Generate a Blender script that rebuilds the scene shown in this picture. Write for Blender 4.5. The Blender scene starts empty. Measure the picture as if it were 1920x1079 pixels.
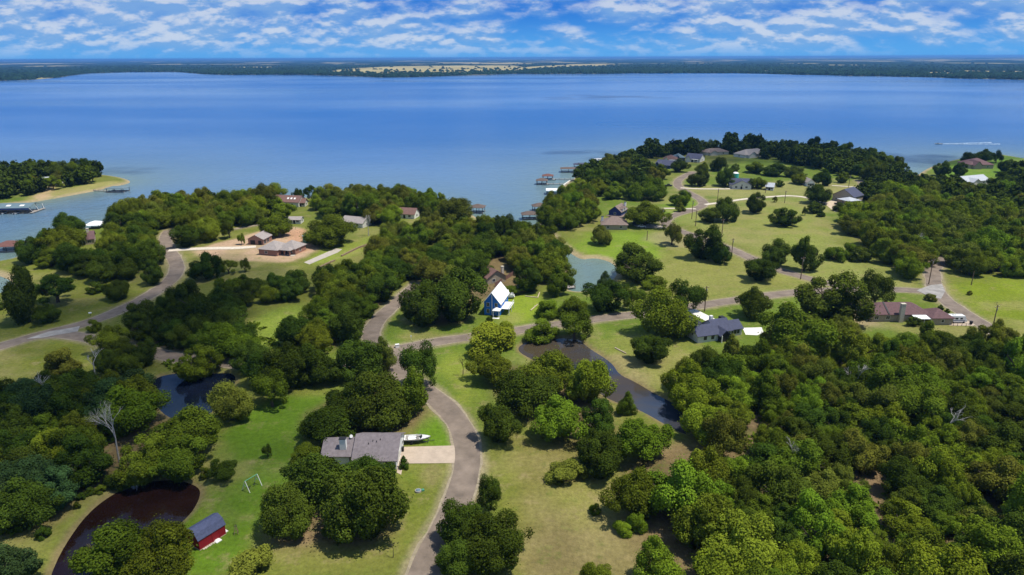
import bpy, bmesh, math, random
import numpy as np
from mathutils import Matrix, Vector

SC = bpy.context.scene
COL = SC.collection
R = math.radians

# ------------------------------------------------------------------ camera
CAM_H, FPX, PITCH, ROLL = 90.0, 1297.0, R(18.4), -0.0042
cam_d = bpy.data.cameras.new('camera')
cam_d.sensor_width = 36.0
cam_d.lens = 36.0 * FPX / 1920.0
cam_d.clip_start = 0.5
cam_d.clip_end = 400000.0
cam = bpy.data.objects.new('camera', cam_d)
COL.objects.link(cam)
cam.matrix_world = (Matrix.Translation((0, 0, CAM_H)) @ Matrix.Rotation(R(90) - PITCH, 4, 'X')
                    @ Matrix.Rotation(ROLL, 4, 'Z'))
SC.camera = cam

# ------------------------------------------------------------------ sun and sky
SUN_EL = R(68.0)
SUN_AZ = R(99.0)            # clockwise from +Y (the view direction): from the right, a little behind
sun_dir = Vector((math.sin(SUN_AZ) * math.cos(SUN_EL), math.cos(SUN_AZ) * math.cos(SUN_EL), math.sin(SUN_EL)))
sun_d = bpy.data.lights.new('sun', 'SUN')
sun_d.energy = 5.0
sun_d.angle = R(0.53)
sun_d.color = (1.0, 0.95, 0.84)
sun = bpy.data.objects.new('sun', sun_d)
COL.objects.link(sun)
sun.rotation_euler = (-sun_dir).to_track_quat('-Z', 'Y').to_euler()

world = bpy.data.worlds.new('World')
SC.world = world
world.use_nodes = True
WN, WL = world.node_tree.nodes, world.node_tree.links
WN.clear()


def wn(t, **kw):
    n = WN.new(t)
    for k, v in kw.items():
        setattr(n, k, v)
    return n


def wmath(op, a, b=None, c=None, clamp=False):
    n = wn('ShaderNodeMath', operation=op)
    n.use_clamp = clamp
    for i, v in enumerate((a, b, c)):
        if v is None:
            continue
        if isinstance(v, (int, float)):
            n.inputs[i].default_value = v
        else:
            WL.new(v, n.inputs[i])
    return n.outputs[0]


def wmix(f, a, b, blend='MIX'):
    n = wn('ShaderNodeMix', data_type='RGBA', blend_type=blend)
    for s, v in ((n.inputs[0], f), (n.inputs[6], a), (n.inputs[7], b)):
        if isinstance(v, (int, float)):
            s.default_value = v
        elif isinstance(v, tuple):
            s.default_value = (*v, 1)
        else:
            WL.new(v, s)
    return n.outputs[2]


sky = wn('ShaderNodeTexSky', sky_type='NISHITA')
sky.sun_disc = False
sky.sun_elevation = SUN_EL
sky.sun_rotation = SUN_AZ
sky.altitude = 250.0
sky.air_density = 1.0
sky.dust_density = 0.3
sky.ozone_density = 1.2
hs = wn('ShaderNodeHueSaturation')
hs.inputs['Saturation'].default_value = 1.45
hs.inputs['Value'].default_value = 0.9
WL.new(sky.outputs[0], hs.inputs['Color'])
blue = wmix(1.0, hs.outputs[0], (0.36, 0.92, 1.40), 'MULTIPLY')
# broken cumulus on a flat cloud deck, seen in perspective
tc = wn('ShaderNodeTexCoord')
sep = wn('ShaderNodeSeparateXYZ')
WL.new(tc.outputs['Generated'], sep.inputs[0])
zz = wmath('MAXIMUM', sep.outputs[2], 0.004)


def deck(dz, scale, detail, rough, off):
    d = wmath('DIVIDE', 1.0, wmath('ADD', wmath('ADD', zz, 0.42), dz))
    cx = wmath('MULTIPLY', wmath('MULTIPLY', sep.outputs[0], 0.85), d)
    cy = wmath('MULTIPLY', sep.outputs[1], d)
    cb = wn('ShaderNodeCombineXYZ')
    WL.new(cx, cb.inputs[0])
    WL.new(cy, cb.inputs[1])
    cb.inputs[2].default_value = off
    nz = wn('ShaderNodeTexNoise')
    nz.inputs['Scale'].default_value = scale
    nz.inputs['Detail'].default_value = detail
    nz.inputs['Roughness'].default_value = rough
    nz.inputs['Distortion'].default_value = 0.1
    WL.new(cb.outputs[0], nz.inputs['Vector'])
    return nz.outputs['Fac']


def ramp01(v, lo, hi):
    n = wn('ShaderNodeMapRange', interpolation_type='SMOOTHSTEP')
    n.inputs[1].default_value = lo
    n.inputs[2].default_value = hi
    WL.new(v, n.inputs[0])
    return n.outputs[0]


SEED = 3.7
d0 = deck(0.0, 9.5, 7.0, 0.55, SEED)
d1 = deck(0.006, 9.5, 7.0, 0.55, SEED)
big = deck(0.0, 2.2, 2.0, 0.5, SEED + 5)
cover = wmath('ADD', d0, wmath('MULTIPLY', wmath('SUBTRACT', big, 0.5), 0.85))
dens = ramp01(cover, 0.24, 0.60)
# clouds thin out into the blue air just above the horizon
low = ramp01(sep.outputs[2], -0.006, 0.026)
dens = wmath('MULTIPLY', dens, low)
lit = ramp01(wmath('SUBTRACT', d0, d1), -0.05, 0.09)
cl_col = wmix(lit, (4.2, 7.9, 13.9), (12.0, 13.4, 15.4))
hcol = wmix(ramp01(sep.outputs[2], 0.0, 0.075), (1.9, 7.2, 15.4), (0.4, 3.4, 12.6))
mixb = wmix(ramp01(sep.outputs[2], 0.07, 0.4), hcol, blue)
skyc = wmix(wmath('MULTIPLY', dens, 0.80), mixb, cl_col)
bg = wn('ShaderNodeBackground')
bg.inputs['Strength'].default_value = 0.05
WL.new(skyc, bg.inputs['Color'])
wo = wn('ShaderNodeOutputWorld')
WL.new(bg.outputs[0], wo.inputs['Surface'])

SC.view_settings.view_transform = 'Standard'
SC.view_settings.look = 'None'
SC.view_settings.exposure = 0.12
SC.view_settings.gamma = 1.0
SC.view_settings.use_curve_mapping = False
SC.render.engine = 'CYCLES'
SC.cycles.max_bounces = 6
SC.cycles.diffuse_bounces = 2
SC.cycles.glossy_bounces = 3
SC.cycles.transmission_bounces = 3
SC.cycles.transparent_max_bounces = 24
SC.cycles.volume_bounces = 0
SC.cycles.use_denoising = True


# ------------------------------------------------------------------ helpers
def at(px, py, z=0.0):
    """ground point seen at pixel (px, py) of the 1920 x 1079 photograph"""
    x = (px - 960.0) / FPX
    y = -(py - 539.5) / FPX
    c, s = math.cos(ROLL), math.sin(ROLL)
    x, y = c * x - s * y, s * x + c * y
    dy = math.cos(PITCH) + y * math.sin(PITCH)
    dz = -math.sin(PITCH) + y * math.cos(PITCH)
    t = (z - CAM_H) / dz
    return (x * t, dy * t)


def ppm(px, py):
    """pixels per metre and depression angle at that ground pixel"""
    X, Y = at(px, py)
    depth = Y * math.cos(PITCH) + CAM_H * math.sin(PITCH)
    return FPX / depth, math.atan2(CAM_H, math.hypot(X, Y))


def pts(lst, z=0.0):
    return np.array([at(a, b, z) for a, b in lst])


def tag(o, label=None, cat=None, group=None, kind=None):
    if label:
        o['label'] = label
    if cat:
        o['category'] = cat
    if group:
        o['group'] = group
    if kind:
        o['kind'] = kind
    return o


def empty(name, loc, rz=0.0, scale=(1, 1, 1)):
    o = bpy.data.objects.new(name, None)
    o.empty_display_size = 0.5
    o.location = loc
    o.rotation_euler = (0, 0, rz)
    o.scale = scale
    COL.objects.link(o)
    return o


def link(name, me, mat=None, parent=None):
    o = bpy.data.objects.new(name, me)
    if mat is not None and len(me.materials) == 0:
        me.materials.append(mat)
    COL.objects.link(o)
    if parent is not None:
        o.parent = parent
    return o


class MB:
    """collects faces into one mesh"""
    def __init__(s):
        s.v, s.f = [], []

    def add(s, vs, fs):
        b = len(s.v)
        s.v += [tuple(p) for p in vs]
        s.f += [tuple(b + i for i in f) for f in fs]
        return s

    def box(s, x0, y0, z0, x1, y1, z1):
        v = [(x0, y0, z0), (x1, y0, z0), (x1, y1, z0), (x0, y1, z0), (x0, y0, z1), (x1, y0, z1), (x1, y1, z1), (x0, y1, z1)]
        return s.add(v, [(0, 3, 2, 1), (4, 5, 6, 7), (0, 1, 5, 4), (1, 2, 6, 5), (2, 3, 7, 6), (3, 0, 4, 7)])

    def tube(s, p, q, r0, r1=None, n=6, cap=True):
        r1 = r0 if r1 is None else r1
        p, q = Vector(p), Vector(q)
        d = (q - p).normalized()
        a = d.orthogonal().normalized()
        b = d.cross(a)
        vs = []
        for c, r in ((p, r0), (q, r1)):
            for k in range(n):
                t = 2 * math.pi * k / n
                vs.append(c + (a * math.cos(t) + b * math.sin(t)) * r)
        fs = [(k, (k + 1) % n, n + (k + 1) % n, n + k) for k in range(n)]
        if cap:
            fs += [tuple(range(n - 1, -1, -1)), tuple(range(n, 2 * n))]
        return s.add(vs, fs)

    def prism(s, prof, y0, y1):
        """profile in x,z extruded along y"""
        n = len(prof)
        vs = [(x, y0, z) for x, z in prof] + [(x, y1, z) for x, z in prof]
        fs = [tuple(range(n)), tuple(range(2 * n - 1, n - 1, -1))]
        fs += [(k, n + k, n + (k + 1) % n, (k + 1) % n) for k in range(n)]
        return s.add(vs, fs)

    def xprism(s, prof, x0, x1):
        n = len(prof)
        vs = [(x0, y, z) for y, z in prof] + [(x1, y, z) for y, z in prof]
        fs = [tuple(range(n - 1, -1, -1)), tuple(range(n, 2 * n))]
        fs += [(k, (k + 1) % n, n + (k + 1) % n, n + k) for k in range(n)]
        return s.add(vs, fs)

    def mesh(s, name):
        me = bpy.data.meshes.new(name)
        me.from_pydata(s.v, [], s.f)
        bm = bmesh.new()
        bm.from_mesh(me)
        bmesh.ops.recalc_face_normals(bm, faces=bm.faces)
        bm.to_mesh(me)
        bm.free()
        return me

    def build(s, name, mat, parent=None):
        return link(name, s.mesh(name), mat, parent)


def np_mesh(name, V, F, smooth=False):
    """fast mesh from numpy arrays; F is (n,4) or (n,3)"""
    V = np.asarray(V, dtype=np.float32)
    F = np.asarray(F, dtype=np.int32)
    me = bpy.data.meshes.new(name)
    n, k = F.shape
    me.vertices.add(len(V))
    me.vertices.foreach_set('co', V.ravel())
    me.loops.add(n * k)
    me.loops.foreach_set('vertex_index', F.ravel())
    me.polygons.add(n)
    me.polygons.foreach_set('loop_start', np.arange(0, n * k, k, dtype=np.int32))
    if smooth:
        me.polygons.foreach_set('use_smooth', np.ones(n, dtype=bool))
    me.update(calc_edges=True)
    return me


def inside(P, poly):
    x, y = P[:, 0], P[:, 1]
    r = np.zeros(len(P), bool)
    n = len(poly)
    for i in range(n):
        x0, y0 = poly[i]
        x1, y1 = poly[(i + 1) % n]
        if y0 == y1:
            continue
        c = ((y0 > y) != (y1 > y)) & (x < (x1 - x0) * (y - y0) / (y1 - y0) + x0)
        r ^= c
    return r


def seg_dist(P, line, closed=False):
    d = np.full(len(P), 1e18)
    n = len(line)
    for i in range(n if closed else n - 1):
        a, b = np.asarray(line[i]), np.asarray(line[(i + 1) % n])
        ab = b - a
        t = np.clip(((P - a) @ ab) / max(ab @ ab, 1e-9), 0, 1)
        q = P - a - t[:, None] * ab
        d = np.minimum(d, (q * q).sum(1))
    return np.sqrt(d)


def sdf(P, poly, margin=None):
    """positive inside; with a margin, points farther away than that from the outline's box get -margin"""
    if margin is None:
        d = seg_dist(P, poly, True)
        return np.where(inside(P, poly), d, -d)
    return boxed(P, poly, margin, lambda Q: sdf(Q, poly), -margin)


def boxed(P, line, margin, fn, rest):
    lo, hi = np.min(line, 0) - margin, np.max(line, 0) + margin
    k = (P[:, 0] > lo[0]) & (P[:, 0] < hi[0]) & (P[:, 1] > lo[1]) & (P[:, 1] < hi[1])
    r = np.full(len(P), float(rest))
    if k.any():
        r[k] = fn(P[k])
    return r


def line_dist(P, line, margin=8.0):
    """distance to a long line, exact within the margin"""
    d = np.full(len(P), margin)
    n = max(1, len(line) // 6)
    for i in range(0, len(line) - 1, n):
        part = line[i:i + n + 1]
        d = np.minimum(d, boxed(P, part, margin, lambda Q: seg_dist(Q, part), margin))
    return d


def smooth_closed(poly, it=2):
    p = np.asarray(poly, float)
    for _ in range(it):
        q = np.roll(p, -1, 0)
        p = np.stack([p * .75 + q * .25, p * .25 + q * .75], 1).reshape(-1, 2)
    return p


def smooth_open(line, it=3):
    p = np.asarray(line, float)
    for _ in range(it):
        q = np.stack([p[:-1] * .75 + p[1:] * .25, p[:-1] * .25 + p[1:] * .75], 1).reshape(-1, 2)
        p = np.vstack([p[:1], q, p[-1:]])
    return p


_LAT = np.random.RandomState(5).rand(256, 256)


def vnoise(P, size, seed=0):
    q = P / size + np.array([seed * 17.3 + 1000.5, seed * 9.1 + 1000.5])
    i = np.floor(q).astype(int)
    f = q - i
    f = f * f * (3 - 2 * f)
    i0, j0 = i[:, 0] % 256, i[:, 1] % 256
    i1, j1 = (i0 + 1) % 256, (j0 + 1) % 256
    a = _LAT[i0, j0] * (1 - f[:, 0]) + _LAT[i1, j0] * f[:, 0]
    b = _LAT[i0, j1] * (1 - f[:, 0]) + _LAT[i1, j1] * f[:, 0]
    return a * (1 - f[:, 1]) + b * f[:, 1]


def fbm(P, size, seed=0, oct=4):
    r, a, t = 0, 1.0, 0
    for k in range(oct):
        r = r + a * vnoise(P, size / 2 ** k, seed + k * 3)
        t += a
        a *= .55
    return r / t


def sstep(x, a, b):
    t = np.clip((x - a) / (b - a), 0, 1)
    return t * t * (3 - 2 * t)


# ------------------------------------------------------------------ materials
def new_mat(name):
    m = bpy.data.materials.new(name)
    m.use_nodes = True
    nt = m.node_tree
    p = nt.nodes['Principled BSDF']
    return m, nt.nodes, nt.links, p


def mat(name, col, rough=0.8, var=0.18, scale=1.5, bump=0.0, bscale=8.0, metal=0.0, spec=0.3, stripes=None):
    """plain painted / natural surface: base colour with fine uneven tone"""
    m, N, L, p = new_mat(name)
    p.inputs['Roughness'].default_value = rough
    p.inputs['Metallic'].default_value = metal
    p.inputs['Specular IOR Level'].default_value = spec
    tcn = N.new('ShaderNodeTexCoord')
    nz = N.new('ShaderNodeTexNoise')
    nz.inputs['Scale'].default_value = scale
    nz.inputs['Detail'].default_value = 5
    nz.inputs['Roughness'].default_value = 0.65
    L.new(tcn.outputs['Object'], nz.inputs['Vector'])
    mx = N.new('ShaderNodeMix')
    mx.data_type = 'RGBA'
    lo = tuple(c * (1 - var) for c in col)
    hi = tuple(min(1, c * (1 + var)) for c in col)
    mx.inputs[6].default_value = (*lo, 1)
    mx.inputs[7].default_value = (*hi, 1)
    mr = N.new('ShaderNodeMapRange')
    mr.inputs[1].default_value = 0.3
    mr.inputs[2].default_value = 0.7
    L.new(nz.outputs['Fac'], mr.inputs[0])
    L.new(mr.outputs[0], mx.inputs[0])
    out = mx.outputs[2]
    if stripes:
        axis, freq, depth = stripes
        wv = N.new('ShaderNodeTexWave')
        wv.bands_direction = axis
        wv.inputs['Scale'].default_value = freq
        wv.inputs['Distortion'].default_value = 0.4
        L.new(tcn.outputs['Object'], wv.inputs['Vector'])
        m2 = N.new('ShaderNodeMix')
        m2.data_type = 'RGBA'
        m2.blend_type = 'MULTIPLY'
        m2.inputs[0].default_value = depth
        L.new(out, m2.inputs[6])
        L.new(wv.outputs['Color'], m2.inputs[7])
        out = m2.outputs[2]
    L.new(out, p.inputs['Base Color'])
    if bump:
        nb = N.new('ShaderNodeTexNoise')
        nb.inputs['Scale'].default_value = bscale
        nb.inputs['Detail'].default_value = 4
        L.new(tcn.outputs['Object'], nb.inputs['Vector'])
        bp = N.new('ShaderNodeBump')
        bp.inputs['Strength'].default_value = bump
        bp.inputs['Distance'].default_value = 0.05
        L.new(nb.outputs['Fac'], bp.inputs['Height'])
        L.new(bp.outputs[0], p.inputs['Normal'])
    return m


def leaf_mat(name, col, trans=0.17):
    m, N, L, p = new_mat(name)
    N.remove(p)
    oi = N.new('ShaderNodeObjectInfo')
    at_ = N.new('ShaderNodeAttribute')
    at_.attribute_name = 'tint'
    hsv = N.new('ShaderNodeHueSaturation')
    hsv.inputs['Color'].default_value = (*col, 1)
    a = N.new('ShaderNodeMapRange')
    a.inputs[3].default_value = 0.460
    a.inputs[4].default_value = 0.500
    L.new(oi.outputs['Random'], a.inputs[0])
    L.new(a.outputs[0], hsv.inputs['Hue'])
    b = N.new('ShaderNodeMath')
    b.operation = 'MULTIPLY_ADD'
    L.new(at_.outputs['Fac'], b.inputs[0])
    b.inputs[1].default_value = 0.95
    b.inputs[2].default_value = 0.5
    wn_ = N.new('ShaderNodeTexWhiteNoise')
    wn_.noise_dimensions = '1D'
    L.new(oi.outputs['Random'], wn_.inputs['W'])
    c = N.new('ShaderNodeMath')
    c.operation = 'MULTIPLY_ADD'
    L.new(wn_.outputs['Value'], c.inputs[0])
    c.inputs[1].default_value = 0.5
    c.inputs[2].default_value = 0.75
    v = N.new('ShaderNodeMath')
    v.operation = 'MULTIPLY'
    L.new(b.outputs[0], v.inputs[0])
    L.new(c.outputs[0], v.inputs[1])
    L.new(v.outputs[0], hsv.inputs['Value'])
    df = N.new('ShaderNodeBsdfDiffuse')
    tr = N.new('ShaderNodeBsdfTranslucent')
    L.new(hsv.outputs[0], df.inputs['Color'])
    L.new(hsv.outputs[0], tr.inputs['Color'])
    mx = N.new('ShaderNodeMixShader')
    mx.inputs[0].default_value = trans
    L.new(df.outputs[0], mx.inputs[1])
    L.new(tr.outputs[0], mx.inputs[2])
    L.new(mx.outputs[0], N['Material Output'].inputs['Surface'])
    return m


def water_mat(name, deep, shoal_or_sheen, size, rough, wave, strength, spec=0.5, loc=0.0):
    m, N, L, p = new_mat(name)
    geo = N.new('ShaderNodeNewGeometry')
    n1 = N.new('ShaderNodeTexNoise')
    n1.inputs['Scale'].default_value = 1.0 / size
    n1.inputs['Detail'].default_value = 6
    mp = N.new('ShaderNodeMapping')
    mp.inputs['Scale'].default_value = (0.45, 1.0, 1.0)
    mp.inputs['Location'].default_value = (loc, 0.0, 0.0)
    L.new(geo.outputs['Position'], mp.inputs['Vector'])
    L.new(mp.outputs[0], n1.inputs['Vector'])
    mr = N.new('ShaderNodeMapRange')
    mr.inputs[1].default_value = 0.40
    mr.inputs[2].default_value = 0.62
    mr.interpolation_type = 'SMOOTHSTEP'
    L.new(n1.outputs['Fac'], mr.inputs[0])
    mx = N.new('ShaderNodeMix')
    mx.data_type = 'RGBA'
    mx.inputs[6].default_value = (*deep, 1)
    mx.inputs[7].default_value = (*shoal_or_sheen, 1)
    L.new(mr.outputs[0], mx.inputs[0])
    L.new(mx.outputs[2], p.inputs['Base Color'])
    p.inputs['Roughness'].default_value = rough
    p.inputs['IOR'].default_value = 1.33
    p.inputs['Specular IOR Level'].default_value = spec
    n4 = N.new('ShaderNodeTexNoise')
    n4.inputs['Scale'].default_value = 1.0 / size
    n4.inputs['Detail'].default_value = 3
    mp4 = N.new('ShaderNodeMapping')
    mp4.inputs['Scale'].default_value = (0.3, 1.0, 1.0)
    mp4.inputs['Location'].default_value = (31.0, 7.0, 0.0)
    L.new(geo.outputs['Position'], mp4.inputs['Vector'])
    L.new(mp4.outputs[0], n4.inputs['Vector'])
    mr4 = N.new('ShaderNodeMapRange')
    mr4.inputs[1].default_value = 0.38
    mr4.inputs[2].default_value = 0.64
    mr4.inputs[3].default_value = rough * 0.6
    mr4.inputs[4].default_value = rough * 2.1
    L.new(n4.outputs['Fac'], mr4.inputs[0])
    L.new(mr4.outputs[0], p.inputs['Roughness'])
    w1 = N.new('ShaderNodeTexNoise')
    w1.inputs['Scale'].default_value = 1.0 / wave
    w1.inputs['Detail'].default_value = 6
    w1.inputs['Roughness'].default_value = 0.6
    L.new(geo.outputs['Position'], w1.inputs['Vector'])
    bp = N.new('ShaderNodeBump')
    bp.inputs['Strength'].default_value = 1.0
    bp.inputs['Distance'].default_value = strength
    w2 = N.new('ShaderNodeTexNoise')
    w2.inputs['Scale'].default_value = 0.16 / wave
    w2.inputs['Detail'].default_value = 3
    L.new(geo.outputs['Position'], w2.inputs['Vector'])
    wa = N.new('ShaderNodeMath')
    wa.operation = 'MULTIPLY_ADD'
    wa.inputs[1].default_value = 2.0
    L.new(w2.outputs['Fac'], wa.inputs[0])
    L.new(w1.outputs['Fac'], wa.inputs[2])
    L.new(wa.outputs[0], bp.inputs['Height'])
    L.new(bp.outputs[0], p.inputs['Normal'])
    return m, N, L, p, mx


M = {}
M['leaf_dark'] = leaf_mat('leaf_dark', (0.047, 0.086, 0.01))
M['leaf_mid'] = leaf_mat('leaf_mid', (0.088, 0.14, 0.012))
M['leaf_bright'] = leaf_mat('leaf_bright', (0.116, 0.196, 0.014))
M['leaf_yellow'] = leaf_mat('leaf_yellow', (0.125, 0.19, 0.016))
M['leaf_blue'] = leaf_mat('leaf_blue', (0.046, 0.092, 0.028))
M['leaf_olive'] = leaf_mat('leaf_olive', (0.114, 0.145, 0.02))
M['leaf_grass'] = leaf_mat('leaf_grass', (0.20, 0.20, 0.05))
M['leaf_far'] = leaf_mat('leaf_far', (0.018, 0.040, 0.026), 0.1)
M['bark'] = mat('bark', (0.085, 0.065, 0.048), 0.95, 0.3, 3, 0.5)
M['dead_wood'] = mat('dead_wood', (0.42, 0.39, 0.36), 0.9, 0.25, 3)
M['asphalt'] = mat('asphalt', (0.185, 0.145, 0.115), 0.95, 0.30, 0.22, 0.25, 6)
M['gravel'] = mat('gravel', (0.27, 0.225, 0.155), 0.95, 0.28, 0.8, 0.4, 6)
M['concrete'] = mat('concrete', (0.40, 0.355, 0.30), 0.9, 0.14, 0.5, 0.1)
M['white_concrete'] = mat('white_concrete', (0.68, 0.66, 0.60), 0.9, 0.12, 0.5, 0.1)
M['pink_concrete'] = mat('pink_concrete', (0.42, 0.335, 0.26), 0.9, 0.14, 0.5, 0.1)
M['patch'] = mat('patch', (0.28, 0.262, 0.245), 0.95, 0.35, 0.25)
M['white'] = mat('white', (0.78, 0.77, 0.74), 0.6, 0.06, 1.0)
M['offwhite'] = mat('offwhite', (0.60, 0.58, 0.53), 0.75, 0.1, 1.0)
M['trim'] = mat('trim', (0.72, 0.71, 0.68), 0.55, 0.05)
M['roof_grey'] = mat('roof_grey', (0.172, 0.147, 0.155), 0.95, 0.22, 1.2, 0.35, 10)
M['roof_blue'] = mat('roof_blue', (0.060, 0.066, 0.110), 0.85, 0.2, 1.2, 0.3, 10)
M['roof_barn'] = mat('roof_barn', (0.072, 0.085, 0.155), 0.8, 0.25, 2.0, 0.3, 12)
M['roof_maroon'] = mat('roof_maroon', (0.128, 0.072, 0.075), 0.9, 0.2, 1.2, 0.35, 10)
M['roof_tan'] = mat('roof_tan', (0.30, 0.262, 0.245), 0.95, 0.18, 1.2, 0.3, 10)
M['roof_red'] = mat('roof_red', (0.175, 0.098, 0.082), 0.9, 0.2, 1.2, 0.3, 10)
M['roof_brown'] = mat('roof_brown', (0.20, 0.148, 0.125), 0.9, 0.2, 1.2, 0.3, 10)
M['roof_dock'] = mat('roof_dock', (0.120, 0.088, 0.076), 0.9, 0.2, 1.2, 0.3, 10)
M['roof_dock_red'] = mat('roof_dock_red', (0.150, 0.070, 0.060), 0.9, 0.2, 1.2, 0.3, 10)
M['roof_pale'] = mat('roof_pale', (0.40, 0.42, 0.46), 0.7, 0.12, 1.0)
M['roof_white'] = mat('roof_white', (0.80, 0.80, 0.80), 0.5, 0.05, 1.0)
M['roof_marina'] = mat('roof_marina', (0.12, 0.175, 0.205), 0.7, 0.15, 0.4)
M['red_paint'] = mat('red_paint', (0.30, 0.010, 0.020), 0.7, 0.15, 2.0, 0, 8, 0, 0.3, ('X', 3.0, 0.25))
M['blue_paint'] = mat('blue_paint', (0.030, 0.190, 0.66), 0.7, 0.1, 1.0)
M['navy_paint'] = mat('navy_paint', (0.030, 0.050, 0.16), 0.7, 0.15, 1.0)
M['white_siding'] = mat('white_siding', (0.70, 0.71, 0.70), 0.7, 0.06, 1.0, 0, 8, 0, 0.3, ('Z', 2.2, 0.18))
M['brick'] = mat('brick', (0.30, 0.165, 0.125), 0.9, 0.3, 4.0, 0.2)
M['tan_brick'] = mat('tan_brick', (0.36, 0.30, 0.22), 0.9, 0.22, 3.0, 0.2)
M['stone'] = mat('stone', (0.52, 0.47, 0.38), 0.9, 0.2, 3.0, 0.3)
M['green_metal'] = mat('green_metal', (0.06, 0.21, 0.13), 0.6, 0.1)
M['teal_metal'] = mat('teal_metal', (0.06, 0.40, 0.36), 0.5, 0.1)
M['wood'] = mat('wood', (0.24, 0.17, 0.11), 0.9, 0.3, 3.0, 0.2)
M['grey_wood'] = mat('grey_wood', (0.30, 0.27, 0.24), 0.9, 0.25, 3.0, 0.2)
M['pole_wood'] = mat('pole_wood', (0.15, 0.10, 0.07), 0.9, 0.3, 3.0)
M['dark'] = mat('dark', (0.018, 0.018, 0.022), 0.6, 0.2)
M['dark_metal'] = mat('dark_metal', (0.05, 0.05, 0.055), 0.5, 0.2)
M['rubber'] = mat('rubber', (0.02, 0.02, 0.02), 0.9, 0.2)
M['glass'] = mat('glass', (0.02, 0.025, 0.032), 0.06, 0.1, 1, 0, 8, 0, 0.6)
M['boat_white'] = mat('boat_white', (0.80, 0.80, 0.78), 0.25, 0.03, 1, 0, 8, 0, 0.5)
M['boat_dark'] = mat('boat_dark', (0.03, 0.035, 0.05), 0.3, 0.1, 1, 0, 8, 0, 0.5)
M['seat'] = mat('seat', (0.30, 0.28, 0.26), 0.7, 0.1)
M['car_white'] = mat('car_white', (0.75, 0.75, 0.75), 0.3, 0.03, 1, 0, 8, 0, 0.5)
M['car_black'] = mat('car_black', (0.02, 0.02, 0.025), 0.25, 0.05, 1, 0, 8, 0, 0.5)
M['car_silver'] = mat('car_silver', (0.40, 0.41, 0.43), 0.3, 0.05, 1, 0, 8, 0.4, 0.5)
M['green_pipe'] = mat('green_pipe', (0.12, 0.38, 0.22), 0.5, 0.1)
M['sand'] = mat('sand', (0.50, 0.40, 0.29), 0.95, 0.2, 0.6)
M['foam'] = mat('foam', (0.36, 0.46, 0.58), 0.8, 0.3, 0.3)
# ------------------------------------------------------------------ land, lake, ponds
LAKE_Z, POND_Z = -1.0, -0.7
SHORE = [(-700, 700), (-60, 566), (0, 549), (22, 545), (27, 531), (0, 517), (-60, 507), (-60, 500), (0, 490), (34, 483),
         (45, 470), (62, 458), (92, 443), (132, 428), (165, 429), (205, 421), (235, 407), (285, 390), (350, 386),
         (420, 380), (500, 374), (560, 371), (610, 372), (660, 370), (720, 372), (790, 378), (850, 392), (884, 402),
         (898, 412), (930, 424), (985, 434), (1030, 455), (1050, 474), (1066, 500), (1066, 524), (1058, 543), (1088, 549),
         (1125, 541), (1148, 526), (1160, 511), (1150, 494), (1122, 485), (1104, 485), (1092, 488), (1076, 480), (1056, 466),
         (1040, 450), (1022, 433), (1010, 420), (1020, 411), (1034, 398), (1050, 384), (1064, 372), (1061, 361), (1053, 353),
         (1066, 342), (1082, 331), (1092, 319), (1122, 312), (1152, 305), (1184, 300), (1202, 294), (1240, 288), (1300, 282),
         (1350, 279), (1400, 278), (1450, 284), (1530, 289), (1600, 297), (1660, 312), (1700, 330), (1714, 334), (1722, 327),
         (1740, 316), (1762, 307), (1800, 298), (1832, 292), (1872, 290), (1900, 294), (1930, 300), (2050, 306), (2600, 330),
         (4000, 420), (6000, 1200), (2200, 2600), (-300, 2600)]
ISLE = [(-700, 420), (-200, 398), (0, 386), (60, 380), (100, 373), (150, 364), (186, 357), (216, 350), (240, 345), (246, 341),
        (236, 336), (216, 331), (150, 323), (80, 325), (0, 327), (-250, 330), (-700, 345)]
PONDS = {
    'round_pond': [(85, 1110), (106, 1052), (130, 1010), (162, 966), (204, 931), (252, 909), (300, 901), (342, 902),
                   (371, 913), (377, 927), (363, 957), (341, 980), (313, 998), (282, 1020), (235, 1062), (190, 1120)],
    'wood_pond': [(283, 724), (292, 708), (330, 700), (390, 702), (436, 699), (444, 714), (428, 738), (404, 770), (370, 788),
                  (330, 790), (300, 772), (285, 744)],
    'long_pond': [(966, 656), (985, 642), (1030, 636), (1084, 634), (1101, 652), (1147, 680), (1160, 703), (1190, 716),
                  (1237, 745), (1284, 765), (1300, 795), (1293, 818), (1262, 805), (1220, 780), (1192, 766), (1147, 752),
                  (1120, 735), (1085, 715), (1045, 697), (1000, 676)]}


def shore_world(p, z):
    q = np.array([at(a, max(b, 112), z) for a, b in p if b < 1500] + [(900.0, -60.0), (-900.0, -60.0)]) if p is SHORE else pts(p, z)
    return smooth_closed(q, 2) if p is not SHORE else np.vstack([smooth_open(q[:-2], 2), q[-2:]])


SHORE_W = shore_world(SHORE, LAKE_Z)
ISLE_W = shore_world(ISLE, LAKE_Z)
POND_W = {k: smooth_closed(pts(v, POND_Z), 2) for k, v in PONDS.items()}


def land_dist(P):
    return np.maximum(sdf(P, SHORE_W), sdf(P, ISLE_W))


def pond_dist(P):
    d = np.full(len(P), 12.0)
    for w in POND_W.values():
        d = np.minimum(d, -sdf(P, w, 12.0))
    return d


def terrain(P, dl=None, dp=None):
    P = np.atleast_2d(np.asarray(P, float))
    dl = land_dist(P) if dl is None else dl
    dp = pond_dist(P) if dp is None else dp
    u = 0.45 * (fbm(P, 70, 3, 2) - 0.5)
    s = np.interp(dl, [-9, 0, 3.5, 8], [-4.0, -1.0, -0.1, 0.3])
    q = np.interp(dp, [-6, 0, 2.6, 6], [-2.6, -0.7, -0.05, 0.3])
    return np.minimum(u, np.minimum(s, q))


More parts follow.
